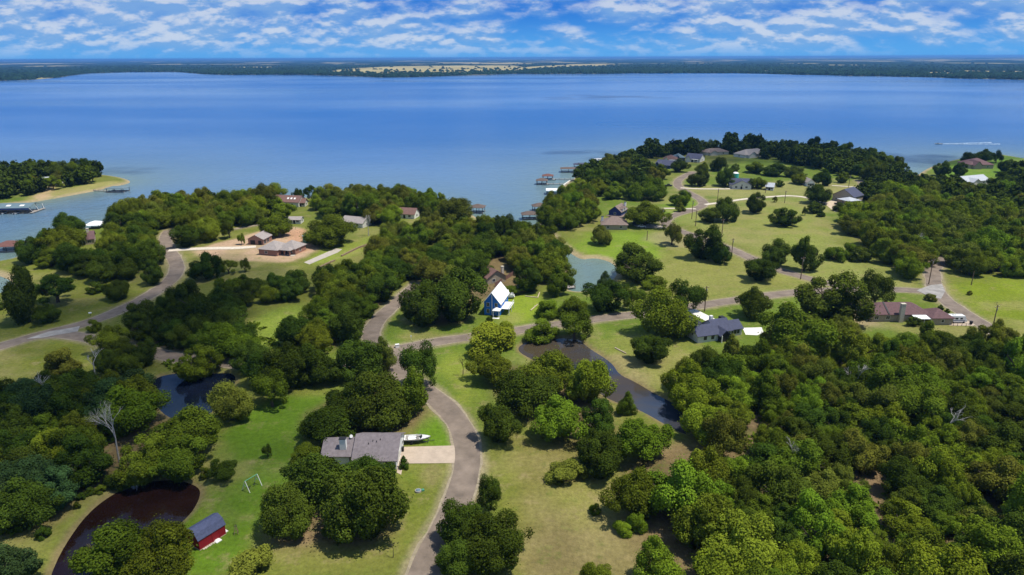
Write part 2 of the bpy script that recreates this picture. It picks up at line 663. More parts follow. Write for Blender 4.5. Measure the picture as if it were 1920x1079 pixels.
_GX, _GY = np.arange(-560, 790, 2.0), np.arange(20, 760, 2.0)
_gx, _gy = np.meshgrid(_GX, _GY)
_GD = np.stack([_gx.ravel(), _gy.ravel()], 1)
_GL = land_dist(_GD)
_GP = pond_dist(_GD)
_GZ = terrain(_GD, _GL, _GP).reshape(_gx.shape)
_GL = _GL.reshape(_gx.shape)


def look(G, P):
    """bilinear look-up in the survey grid"""
    P = np.atleast_2d(np.asarray(P, float))
    u = np.clip((P[:, 0] + 560) / 2.0, 0, len(_GX) - 1.001)
    v = np.clip((P[:, 1] - 20) / 2.0, 0, len(_GY) - 1.001)
    i, j = u.astype(int), v.astype(int)
    f, g = u - i, v - j
    return (G[j, i] * (1 - f) + G[j, i + 1] * f) * (1 - g) + (G[j + 1, i] * (1 - f) + G[j + 1, i + 1] * f) * g


def zat(x, y):
    return float(look(_GZ, [(x, y)])[0])


# roads: centre line (pixels), half width (m), surface
ROADS = [
    ('lane', [(778, 1130), (792, 1085), (814, 1030), (838, 985), (860, 935), (875, 885), (878, 845), (868, 805), (843, 770),
              (812, 742), (775, 716), (750, 698), (735, 682), (732, 667), (744, 656)], 3.0, 'asphalt'),
    ('lane', [(744, 656), (780, 648), (825, 640), (868, 634), (930, 627), (990, 617), (1060, 606), (1130, 597), (1200, 589),
              (1300, 575), (1390, 561), (1480, 549), (1560, 544), (1640, 542), (1700, 545), (1752, 548)], 2.8, 'asphalt'),
    ('lane', [(742, 676), (712, 655), (694, 634), (699, 612), (718, 590), (742, 569), (761, 552), (772, 542), (785, 530)], 2.8, 'asphalt'),
    ('lane', [(1775, 484), (1760, 493), (1748, 506), (1749, 522), (1752, 540), (1763, 557), (1790, 577), (1829, 601), (1868, 624),
              (1930, 660), (2000, 700)], 2.9, 'asphalt'),
    ('lane', [(1300, 322), (1286, 329), (1270, 339), (1270, 350), (1290, 361), (1314, 374), (1322, 384), (1300, 394), (1270, 401),
              (1249, 411), (1247, 421), (1268, 432), (1296, 441), (1330, 454), (1365, 465), (1408, 485), (1450, 504), (1514, 522),
              (1570, 536), (1620, 542)], 2.8, 'asphalt'),
    ('lane', [(-120, 684), (0, 650), (60, 632), (110, 620), (160, 607), (212, 588), (252, 570), (292, 548), (320, 528), (334, 506),
              (328, 486), (314, 468), (308, 450), (318, 432)], 3.0, 'asphalt'),
    ('lane', [(60, 632), (110, 626), (160, 633), (210, 644), (270, 656), (330, 671), (375, 677), (420, 680), (520, 688), (640, 692),
              (735, 690)], 2.7, 'asphalt'),
    ('gravel_drive', [(316, 470), (350, 468), (400, 466), (440, 466), (480, 463)], 2.4, 'gravel_pale'),
    ('gravel_drive', [(1276, 353), (1310, 355), (1350, 355), (1408, 354)], 1.6, 'gravel_pale'),
    ('gravel_drive', [(1322, 384), (1360, 379), (1400, 373), (1440, 370), (1480, 367), (1515, 371), (1530, 378), (1552, 382)], 1.7, 'gravel_pale'),
    ('gravel_drive', [(1245, 391), (1275, 391), (1305, 392)], 1.2, 'gravel_pale'),
    ('lane', [(1588, 366), (1612, 360), (1620, 348), (1612, 338)], 2.4, 'asphalt'),
    ('gravel_drive', [(1560, 348), (1590, 350), (1616, 352)], 1.2, 'gravel_pale'),
    ('gravel_drive', [(440, 430), (470, 424), (500, 420), (540, 418)], 1.8, 'gravel'),
]
M['gravel_pale'] = mat('gravel_pale', (0.56, 0.49, 0.40), 0.95, 0.2, 0.8, 0.3, 6)
ROAD_W = [(n, smooth_open(pts(l), 2), w, m) for n, l, w, m in ROADS]

# ground colour zones: polygon (pixels), colour, softness (m), strength
C_OLIVE = (0.150, 0.165, 0.030)
ZONES = [
    # wide lawn left of the near house
    ([(330, 1000), (380, 930), (385, 880), (430, 800), (470, 760), (560, 735), (640, 740), (600, 800), (560, 860), (540, 930),
      (480, 1000), (420, 1080), (360, 1090), (300, 1040)], (0.090, 0.170, 0.010), 4, 0.9),
    ([(100, 1110), (110, 1000), (180, 915), (300, 885), (400, 890), (395, 960), (330, 1010), (200, 1120)], (0.140, 0.205, 0.012), 3, 0.75),
    ([(770, 830), (790, 780), (830, 765), (862, 810), (862, 838)], (0.110, 0.200, 0.012), 1.5, 0.95),
    ([(762, 872), (850, 868), (830, 930), (790, 990), (740, 990), (745, 900)], (0.135, 0.165, 0.020), 4, 0.8),
    ([(800, 868), (830, 870), (815, 920), (790, 915)], (0.225, 0.180, 0.080), 2.0, 0.6),
    ([(560, 1000), (760, 990), (780, 1079), (520, 1100)], (0.160, 0.160, 0.035), 5, 0.7),
    ([(820, 650), (870, 650), (905, 700), (880, 760), (840, 730)], (0.190, 0.225, 0.030), 4, 0.8),
    # dry field right of the lane
    ([(930, 830), (1090, 800), (1130, 900), (1200, 980), (1250, 1040), (1180, 1100), (960, 1100), (940, 960)], (0.190, 0.160, 0.050), 8, 0.8),
    ([(985, 1000), (1200, 960), (1240, 1060), (1000, 1100)], (0.205, 0.160, 0.070), 6, 0.75),
    ([(900, 880), (980, 860), (985, 960), (930, 1000)], (0.185, 0.205, 0.025), 5, 0.7),
    ([(1060, 920), (1120, 910), (1130, 960), (1080, 975)], (0.185, 0.210, 0.020), 4, 0.7),
    # far bank of the long pond
    ([(1090, 640), (1180, 620), (1300, 640), (1330, 660), (1240, 720), (1180, 700), (1140, 670)], (0.215, 0.230, 0.050), 4, 0.8),
    ([(1130, 665), (1175, 665), (1230, 730), (1190, 715), (1155, 690)], (0.290, 0.235, 0.110), 2.5, 0.7),
    # meadows between the roads on the right
    ([(1240, 440), (1400, 480), (1560, 530), (1660, 545), (1560, 545), (1400, 556), (1200, 585), (1180, 540), (1230, 500)], (0.235, 0.235, 0.060), 8, 0.8),
    ([(1260, 410), (1320, 390), (1450, 372), (1540, 380), (1560, 440), (1700, 530), (1600, 545), (1480, 505), (1340, 450)], (0.225, 0.240, 0.062), 8, 0.8),
    ([(1400, 390), (1480, 380), (1530, 400), (1540, 470), (1470, 480), (1420, 440)], (0.215, 0.250, 0.045), 8, 0.6),
    ([(1060, 455), (1150, 430), (1240, 440), (1250, 480), (1170, 490), (1100, 480)], (0.170, 0.250, 0.022), 6, 0.9),
    ([(1255, 345), (1320, 350), (1420, 340), (1560, 340), (1620, 350), (1560, 372), (1440, 366), (1330, 378)], (0.270, 0.255, 0.090), 8, 0.8),
    ([(1230, 375), (1300, 370), (1312, 382), (1280, 395), (1240, 402)], (0.150, 0.240, 0.020), 4, 0.9),
    ([(1200, 440), (1300, 432), (1330, 455), (1280, 470), (1215, 460)], (0.330, 0.270, 0.150), 5, 0.55),
    ([(1765, 530), (1920, 520), (2000, 560), (2000, 680), (1880, 620), (1780, 560)], (0.172, 0.222, 0.014), 8, 0.95),
    ([(1720, 310), (1800, 290), (1960, 290), (1960, 340), (1860, 330), (1800, 345)], (0.120, 0.215, 0.020), 8, 0.9),
    ([(1590, 580), (1640, 560), (1660, 600), (1600, 640), (1560, 660)], (0.36, 0.27, 0.17), 4, 0.75),
    ([(1680, 605), (1830, 608), (1860, 640), (1720, 640)], (0.230, 0.215, 0.065), 4, 0.8),
    # yard of the blue house
    ([(930, 560), (1010, 550), (1030, 580), (980, 612), (925, 605)], (0.195, 0.255, 0.022), 3, 0.95),
    ([(940, 590), (985, 588), (975, 612), (930, 610)], (0.300, 0.290, 0.090), 3, 0.6),
    ([(750, 625), (860, 625), (870, 640), (760, 648)], (0.215, 0.195, 0.065), 3, 0.7),
    ([(640, 640), (690, 600), (730, 570), (720, 600), (700, 640), (680, 660)], (0.180, 0.185, 0.040), 3, 0.7),
    ([(470, 590), (560, 570), (575, 590), (520, 640), (470, 660)], (0.175, 0.230, 0.030), 4, 0.85),
    # bare earth of the building site
    ([(352, 470), (430, 452), (470, 436), (535, 424), (560, 428), (575, 448), (600, 465), (570, 488), (500, 494), (430, 488), (370, 482)], (0.50, 0.335, 0.225), 2.5, 0.95),
    ([(540, 432), (575, 430), (590, 460), (560, 480), (545, 460)], (0.46, 0.255, 0.150), 2.0, 0.8),
    ([(570, 490), (600, 470), (700, 440), (760, 425), (770, 440), (680, 470), (600, 500)], (0.205, 0.250, 0.035), 3, 0.85),
    ([(330, 478), (360, 480), (350, 520), (330, 540), (338, 505)], (0.215, 0.250, 0.040), 3, 0.8),
    # left meadow
    ([(0, 500), (100, 500), (250, 510), (300, 535), (230, 570), (100, 610), (0, 640)], (0.145, 0.165, 0.022), 6, 0.85),
    ([(0, 655), (110, 640), (180, 645), (150, 690), (0, 700)], (0.150, 0.170, 0.020), 5, 0.85),
    ([(800, 410), (880, 405), (890, 420), (760, 425)], (0.225, 0.235, 0.055), 3, 0.7),
    ([(180, 905), (260, 890), (210, 925), (150, 960)], (0.200, 0.165, 0.070), 2, 0.6),
    ([(1380, 765), (1425, 760), (1430, 800), (1385, 820)], (0.38, 0.27, 0.18), 2, 0.85),
    ([(1610, 890), (1670, 865), (1690, 880), (1660, 910), (1640, 960), (1605, 950)], (0.36, 0.26, 0.16), 2, 0.85),
    ([(540, 990), (600, 975), (620, 1000), (560, 1030)], (0.40, 0.29, 0.16), 2, 0.65),
    ([(1290, 790), (1340, 760), (1340, 800), (1300, 830)], (0.210, 0.215, 0.040), 2, 0.8),
]
ISLE_ZONE = ([(30, 380), (80, 362), (130, 352), (200, 340), (240, 340), (190, 356), (110, 372)], (0.33, 0.29, 0.10), 3, 0.8)
ZONES.append(ISLE_ZONE)
ZONES.append(([(70, 360), (95, 345), (110, 352), (90, 375), (60, 380)], (0.50, 0.34, 0.21), 3, 0.8))


def build_ground():
    rows = [8.0]
    while rows[-1] < 1150:
        y = rows[-1]
        rows.append(y + max(0.8, 0.0062 * (y + 40)))
    ys = np.array(rows)
    nu = 440
    u = np.linspace(-1.25, 1.25, nu)
    X = u[None, :] * (ys[:, None] * 0.86 + 40)
    Y = np.repeat(ys[:, None], nu, 1)
    P = np.stack([X.ravel(), Y.ravel()], 1)
    dl, dp = land_dist(P), pond_dist(P)
    z = terrain(P, dl, dp)
    n1, n2, n3 = fbm(P, 38, 1, 4), fbm(P, 9, 2, 4), fbm(P, 130, 9, 3)
    col = np.array(C_OLIVE)[None, :] * np.ones((len(P), 1))
    dry = np.array((0.240, 0.205, 0.080))
    lush = np.array((0.100, 0.165, 0.016))
    col += (lush - col) * (0.7 * sstep(n3, 0.5, 0.68))[:, None]
    wob = (fbm(P, 14, 6, 3) - 0.5)
    for poly, c, soft, st in ZONES:
        d = sdf(P, smooth_closed(pts(poly), 1), soft * 3 + 2) + wob * soft * 3.0
        k = sstep(d, -soft, soft) * st
        col += (np.array(c) - col) * k[:, None]
    col += (dry - col) * (0.55 * sstep(n1 * .6 + n2 * .4, 0.53, 0.72))[:, None]
    # woodland floor: leaf litter
    for poly in WOOD_FLOOR:
        d = sdf(P, smooth_closed(pts(poly), 1), 10) + wob * 8
        k = sstep(d, -4, 4) * 0.85
        litter = np.array((0.165, 0.110, 0.060))[None, :] * (0.6 + 0.8 * n2)[:, None]
        col += (litter - col) * k[:, None]
    # mud and sand at the water's edge
    sand = np.array((0.36, 0.285, 0.165))
    mud = np.array((0.215, 0.160, 0.080))
    k = (1 - sstep(dl + wob * 3, 1.5, 5.0))
    col += (sand - col) * k[:, None]
    k = (1 - sstep(dp + wob * 2.0, 0.3, 2.0)) * 0.85
    col += (mud - col) * k[:, None]
    # worn verges along the lanes
    for n, line, w, m_ in ROAD_W:
        near = line_dist(P, line)
        k = (1 - sstep(near + wob * 2.0, w + 0.3, w + 2.4)) * (0.75 if n == 'lane' else 0.5)
        col += (np.array((0.30, 0.245, 0.155)) - col) * k[:, None]
    col *= (0.72 + 0.36 * n2)[:, None]
    F = []
    i = np.arange(len(ys) - 1)[:, None] * nu + np.arange(nu - 1)[None, :]
    i = i.ravel()
    keep = np.maximum(np.maximum(z[i], z[i + 1]), np.maximum(z[i + nu], z[i + nu + 1])) > -3.9
    i = i[keep]
    F = np.stack([i, i + 1, i + nu + 1, i + nu], 1)
    me = np_mesh('ground', np.column_stack([P, z]), F, True)
    a = me.color_attributes.new('soil', 'FLOAT_COLOR', 'POINT')
    a.data.foreach_set('color', np.column_stack([np.clip(col, 0, 1), np.ones(len(P))]).astype(np.float32).ravel())
    m, N, L, p = new_mat('ground')
    p.inputs['Roughness'].default_value = 0.95
    p.inputs['Specular IOR Level'].default_value = 0.1
    an = N.new('ShaderNodeAttribute')
    an.attribute_name = 'soil'
    geo = N.new('ShaderNodeNewGeometry')
    nz = N.new('ShaderNodeTexNoise')
    nz.inputs['Scale'].default_value = 0.9
    nz.inputs['Detail'].default_value = 8
    nz.inputs['Roughness'].default_value = 0.75
    L.new(geo.outputs['Position'], nz.inputs['Vector'])
    mr = N.new('ShaderNodeMapRange')
    mr.inputs[1].default_value = 0.3
    mr.inputs[2].default_value = 0.7
    mr.inputs[3].default_value = 0.68
    mr.inputs[4].default_value = 1.3
    L.new(nz.outputs['Fac'], mr.inputs[0])
    hs_ = N.new('ShaderNodeHueSaturation')
    nd = N.new('ShaderNodeTexNoise')        # worn and dry spots
    nd.inputs['Scale'].default_value = 0.16
    nd.inputs['Detail'].default_value = 9
    nd.inputs['Roughness'].default_value = 0.72
    L.new(geo.outputs['Position'], nd.inputs['Vector'])
    md = N.new('ShaderNodeMapRange')
    md.interpolation_type = 'SMOOTHSTEP'
    md.inputs[1].default_value = 0.52
    md.inputs[2].default_value = 0.72
    md.inputs[4].default_value = 0.6
    L.new(nd.outputs['Fac'], md.inputs[0])
    mxd = N.new('ShaderNodeMix')
    mxd.data_type = 'RGBA'
    mxd.inputs[7].default_value = (0.27, 0.205, 0.105, 1)
    L.new(md.outputs[0], mxd.inputs[0])
    L.new(an.outputs['Color'], mxd.inputs[6])
    mg = N.new('ShaderNodeMapRange')         # lush clumps
    mg.interpolation_type = 'SMOOTHSTEP'
    mg.inputs[1].default_value = 0.48
    mg.inputs[2].default_value = 0.30
    mg.inputs[4].default_value = 0.55
    L.new(nd.outputs['Fac'], mg.inputs[0])
    mxg = N.new('ShaderNodeMix')
    mxg.data_type = 'RGBA'
    mxg.inputs[7].default_value = (0.080, 0.130, 0.014, 1)
    L.new(mg.outputs[0], mxg.inputs[0])
    L.new(mxd.outputs[2], mxg.inputs[6])
    L.new(mxg.outputs[2], hs_.inputs['Color'])
    L.new(mr.outputs[0], hs_.inputs['Value'])
    L.new(hs_.outputs[0], p.inputs['Base Color'])
    bp = N.new('ShaderNodeBump')
    bp.inputs['Strength'].default_value = 0.6
    bp.inputs['Distance'].default_value = 0.35
    n2_ = N.new('ShaderNodeTexNoise')
    n2_.inputs['Scale'].default_value = 2.2
    n2_.inputs['Detail'].default_value = 6
    L.new(geo.outputs['Position'], n2_.inputs['Vector'])
    L.new(n2_.outputs['Fac'], bp.inputs['Height'])
    L.new(bp.outputs[0], p.inputs['Normal'])
    o = link('ground', me, m)
    tag(o, 'grassy rolling ground between the lake, the lanes and the woods', 'ground', kind='structure')
    return o


def build_waters():
    m, N, L, p, mx = water_mat('lake_water', (0.000, 0.086, 0.310), (0.075, 0.175, 0.390), 700.0, 0.14, 2.2, 0.40, 0.22, 700.0)  # second tone: pale patches of reflected cloud painted into the water colour
    # the water turns turbid green in the shallows: distance to the near shore as a vertex value
    xs = np.concatenate([-np.geomspace(700, 160000, 24)[::-1], np.linspace(-640, 700, 170), np.geomspace(760, 160000, 24)])
    ys = np.concatenate([np.linspace(-400, 230, 8), np.linspace(240, 900, 110), np.geomspace(930, 9000, 24)])
    X, Y = np.meshgrid(xs, ys)
    P = np.stack([X.ravel(), Y.ravel()], 1)
    d = -np.maximum(sdf(P, SHORE_W), sdf(P, ISLE_W))
    k = 0.72 * np.exp(-np.clip(d, 0, None) / 140.0) + 0.22 * np.exp(-np.clip(d, 0, None) / 18.0)
    nx = len(xs)
    i = (np.arange(len(ys) - 1)[:, None] * nx + np.arange(nx - 1)[None, :]).ravel()
    me = np_mesh('lake', np.column_stack([P, np.full(len(P), LAKE_Z)]), np.stack([i, i + 1, i + nx + 1, i + nx], 1), True)
    a = me.attributes.new('shoal_or_sheen', 'FLOAT', 'POINT')
    a.data.foreach_set('value', k.astype(np.float32))
    an = N.new('ShaderNodeAttribute')
    an.attribute_name = 'shoal_or_sheen'
    m3 = N.new('ShaderNodeMix')
    m3.data_type = 'RGBA'
    L.new(an.outputs['Fac'], m3.inputs[0])
    L.new(mx.outputs[2], m3.inputs[6])
    m3.inputs[7].default_value = (0.140, 0.195, 0.150, 1)
    L.new(m3.outputs[2], p.inputs['Base Color'])
    tag(link('lake', me, m), 'wide blue lake, greener in the shallows by the shore', 'lake', kind='structure')
    wp = {'round_pond': water_mat('dark_pond_water', (0.012, 0.005, 0.004), (0.018, 0.008, 0.006), 12, 0.02, 0.5, 0.003, 0.9)[0],
          'wood_pond': water_mat('wood_pond_water', (0.004, 0.007, 0.016), (0.007, 0.010, 0.022), 12, 0.02, 0.5, 0.003, 1.0)[0],
          'long_pond': water_mat('brown_pond_water', (0.030, 0.038, 0.060), (0.062, 0.048, 0.030), 22, 0.02, 0.6, 0.003, 1.0)[0]}  # first tone: blue-grey sky reflection painted into the brown water
    lab = {'round_pond': 'dark brown pond with a grassy rim beside the red barn',
           'wood_pond': 'small black pond enclosed by trees', 'long_pond': 'long brown pond below the white house with blue roof'}
    for k_, w in POND_W.items():
        big = smooth_closed(pts(PONDS[k_], POND_Z), 1)
        c = big.mean(0)
        q = c + (big - c) * 1.10
        mb = MB().add([(x, y, POND_Z) for x, y in q], [tuple(range(len(q)))])
        o = mb.build(k_, wp[k_])
        tag(o, lab[k_], 'pond', kind='structure')


def ribbon(name, line, half, m, lift, label, shoulders=0.08, nside=4):
    """road surface draped over the ground"""
    P = [line[0]]
    for a, b in zip(line[:-1], line[1:]):
        n = max(1, int(np.linalg.norm(b - a) / 1.5))
        P += [a + (b - a) * t / n for t in range(1, n + 1)]
    P = np.array(P)
    T = np.gradient(P, axis=0)
    T /= np.linalg.norm(T, axis=1)[:, None] + 1e-9
    Nn = np.stack([-T[:, 1], T[:, 0]], 1)
    ed = half * (1 + shoulders * 2.0 * (fbm(P, 5.0, 4, 3) - .5))
    cols = [P + Nn * (ed * s)[:, None] for s in np.linspace(-1, 1, nside)]
    V = np.concatenate(cols)
    z = terrain(V) + lift
    n = len(P)
    i = (np.arange(nside - 1)[:, None] * n + np.arange(n - 1)[None, :]).ravel()
    me = np_mesh(name, np.column_stack([V, z]), np.stack([i, i + n, i + n + 1, i + 1], 1), True)
    o = link(name, me, m)
    tag(o, label, 'road', kind='structure')
    return o


def patch_poly(name, poly, m, lift, label, cat='drive'):
    """paved area draped over the ground"""
    W = pts(poly)
    lo, hi = W.min(0), W.max(0)
    n = max(2, int((hi - lo).max() / 1.2))
    mb = bmesh.new()
    vs = [mb.verts.new((x, y, 0)) for x, y in W]
    f = mb.faces.new(vs)
    if f.normal.z < 0:
        f.normal_flip()
    for ax in (0, 1):
        for t in np.linspace(lo[ax], hi[ax], n)[1:-1]:
            co = [0, 0, 0]
            no = [0, 0, 0]
            co[ax], no[ax] = t, 1
            bmesh.ops.bisect_plane(mb, geom=mb.verts[:] + mb.edges[:] + mb.faces[:], plane_co=co, plane_no=no)
    zs = terrain([(v.co.x, v.co.y) for v in mb.verts])
    for v, z in zip(mb.verts, zs):
        v.co.z = z + lift
    bmesh.ops.recalc_face_normals(mb, faces=mb.faces)
    me = bpy.data.meshes.new(name)
    mb.to_mesh(me)
    mb.free()
    o = link(name, me, m)
    tag(o, label, cat, kind='structure')
    return o


WOOD_FLOOR = []
# ------------------------------------------------------------------ the far shore
FAR_SHORE = [(-500, 166), (-150, 158), (0, 152), (60, 150), (110, 146), (165, 138), (240, 135.5), (330, 135.5), (380, 140), (440, 141),
             (560, 140.5), (650, 143), (720, 146), (800, 144.5), (900, 141), (960, 139), (1100, 139), (1250, 138), (1390, 138),
             (1500, 140.5), (1600, 143), (1720, 145), (1800, 148), (1920, 150), (2100, 153), (2500, 160)]
FAR_FIELDS = [[(600, 139), (640, 130), (760, 125), (960, 123), (985, 128), (960, 136), (900, 139), (760, 142), (680, 142)],
              [(960, 138), (985, 132), (1090, 124), (1060, 122), (960, 128)],
              [(425, 128), (450, 126), (520, 126), (515, 128)], [(1700, 142), (1740, 136), (1790, 138), (1800, 145)],
              [(1400, 137), (1440, 133), (1480, 134), (1470, 138)], [(0, 121), (40, 119), (120, 119), (120, 120.5)]]


def build_far():
    fs = pts(FAR_SHORE, LAKE_Z)
    order = np.argsort(fs[:, 0])
    nx = 420
    ang = np.linspace(-0.98, 0.98, nx)
    fang = np.arctan2(fs[:, 0], fs[:, 1])
    fr = np.hypot(fs[:, 0], fs[:, 1])
    o_ = np.argsort(fang)
    r0 = np.interp(ang, fang[o_], fr[o_])
    r0 *= 1 + 0.02 * (vnoise(np.column_stack([ang * 60, ang * 0]), 1.0, 2) - .5)
    ks = np.concatenate([[0, 0.006], np.geomspace(0.02, 45, 110)])
    RR = r0[None, :] * (1 + ks[:, None])
    X, Y = RR * np.sin(ang)[None, :], RR * np.cos(ang)[None, :]
    P = np.stack([X.ravel(), Y.ravel()], 1)
    d = (RR - r0[None, :]).ravel()
    rough_h = 14.0 * (fbm(P, 1500, 4, 3) - .42) * sstep(d, 100, 2500) * (1 - sstep(d, 9000, 20000))
    z = np.interp(d, [0, 40, 400], [-1.6, 0.6, 2.0]) + np.clip(rough_h, 0, 30)
    fields = [smooth_closed(pts(f), 1) for f in FAR_FIELDS]

    def field_mask(Q):
        k = sstep(fbm(Q * np.array([1.0, 0.55]), 900, 12, 3), 0.62, 0.70)
        for f in fields:
            k = np.maximum(k, sstep(sdf(Q, f), -30, 30))
        return k
    fm = field_mask(P)
    n2 = fbm(P, 220, 8, 3)
    wood = np.array((0.016, 0.032, 0.018))[None, :] * (0.7 + 0.6 * n2)[:, None]
    grass = np.array((0.34, 0.285, 0.135))[None, :] * (0.7 + 0.6 * n2)[:, None]
    col = wood + (grass - wood) * fm[:, None]
    edge = 1 - sstep(d, 10, 45)
    col += (np.array((0.34, 0.30, 0.18)) - col) * (edge * 0.7)[:, None]
    i = (np.arange(len(ks) - 1)[:, None] * nx + np.arange(nx - 1)[None, :]).ravel()
    me = np_mesh('far_land', np.column_stack([P, z]), np.stack([i, i + 1, i + nx + 1, i + nx], 1), True)
    a = me.color_attributes.new('soil', 'FLOAT_COLOR', 'POINT')
    a.data.foreach_set('color', np.column_stack([np.clip(col, 0, 1), np.ones(len(P))]).astype(np.float32).ravel())
    m, N, L, p = new_mat('far_land')
    p.inputs['Roughness'].default_value = 1.0
    p.inputs['Specular IOR Level'].default_value = 0.0
    an = N.new('ShaderNodeAttribute')
    an.attribute_name = 'soil'
    L.new(an.outputs['Color'], p.inputs['Base Color'])
    tag(link('far_land', me, m), 'low wooded farmland on the far side of the lake reaching the horizon', 'land', kind='structure')
    # the far wood: one mass of small crowns
    rs = np.random.RandomState(11)
    n = 46000
    a_ = rs.uniform(-0.80, 0.80, n)
    rr0 = np.interp(a_, ang, r0)
    dd = 15 + rs.exponential(900, n) * (0.35 + rs.rand(n))
    Q = np.stack([(rr0 + dd) * np.sin(a_), (rr0 + dd) * np.cos(a_)], 1)
    keep = ((field_mask(Q) < 0.5) | (rs.rand(n) < 0.07)) & (dd < 7000)
    dens = vnoise(Q, 260, 21)
    keep &= (dens + rs.rand(n) * 0.5 > 0.42)
    Q, dd = Q[keep], dd[keep]
    zz_ = np.interp(dd, [0, 40, 400], [-0.5, 0.6, 2.0]) + np.clip(14.0 * (fbm(Q, 1500, 4, 3) - .42) * sstep(dd, 100, 2500), 0, 30)
    r = rs.uniform(6, 13, len(Q)) * (1 + np.clip(dd, 0, 5000) / 5000)
    h = rs.uniform(8, 15, len(Q))
    base = np.array([(math.cos(t), math.sin(t), 0.12) for t in np.arange(6) * math.pi / 3] +
                    [(0.62 * math.cos(t), 0.62 * math.sin(t), 0.78) for t in np.arange(6) * math.pi / 3 + 0.5] + [(0, 0, 1.0)])
    jit = 1 + 0.25 * (rs.rand(len(Q), 13, 1) - 0.5)
    V = base[None] * jit * np.stack([r, r, h], 1)[:, None, :]
    V[:, :, 0] += Q[:, None, 0]
    V[:, :, 1] += Q[:, None, 1]
    V[:, :, 2] += zz_[:, None]
    t3 = []
    for k in range(6):
        j = (k + 1) % 6
        t3 += [(k, j, 6 + k), (j, 6 + j, 6 + k), (6 + k, 6 + j, 12)]
    t3 = np.array(t3)
    Ft = (t3[None] + (np.arange(len(Q)) * 13)[:, None, None]).reshape(-1, 3)
    me = np_mesh('distant_wood', V.reshape(-1, 3), Ft)
    ti = me.attributes.new('tint', 'FLOAT', 'FACE')
    ti.data.foreach_set('value', np.repeat(rs.rand(len(Q)), 18).astype(np.float32))
    o = link('distant_wood', me, M['leaf_far'])
    tag(o, 'dark distant woods along the far shore of the lake', 'wood', kind='stuff')
# ------------------------------------------------------------------ tree meshes (unit: crown radius 5 m, height 9 m)
def leaf_cards(rs, C, Nrm, size, tint):
    """one small rhombic leaf spray per point"""
    n = len(C)
    Nn = Nrm / (np.linalg.norm(Nrm, axis=1)[:, None] + 1e-9)
    ref = rs.normal(size=(n, 3))
    A = np.cross(Nn, ref)
    A /= np.linalg.norm(A, axis=1)[:, None] + 1e-9
    B = np.cross(Nn, A)
    a = (size * rs.uniform(0.75, 1.3, n))[:, None]
    b = a * rs.uniform(0.5, 0.8, n)[:, None]
    V = np.stack([C - A * a, C - B * b + Nn * a * .15, C + A * a, C + B * b + Nn * a * .15], 1).reshape(-1, 3)
    F = np.arange(4 * n).reshape(-1, 4)
    return V, F, tint


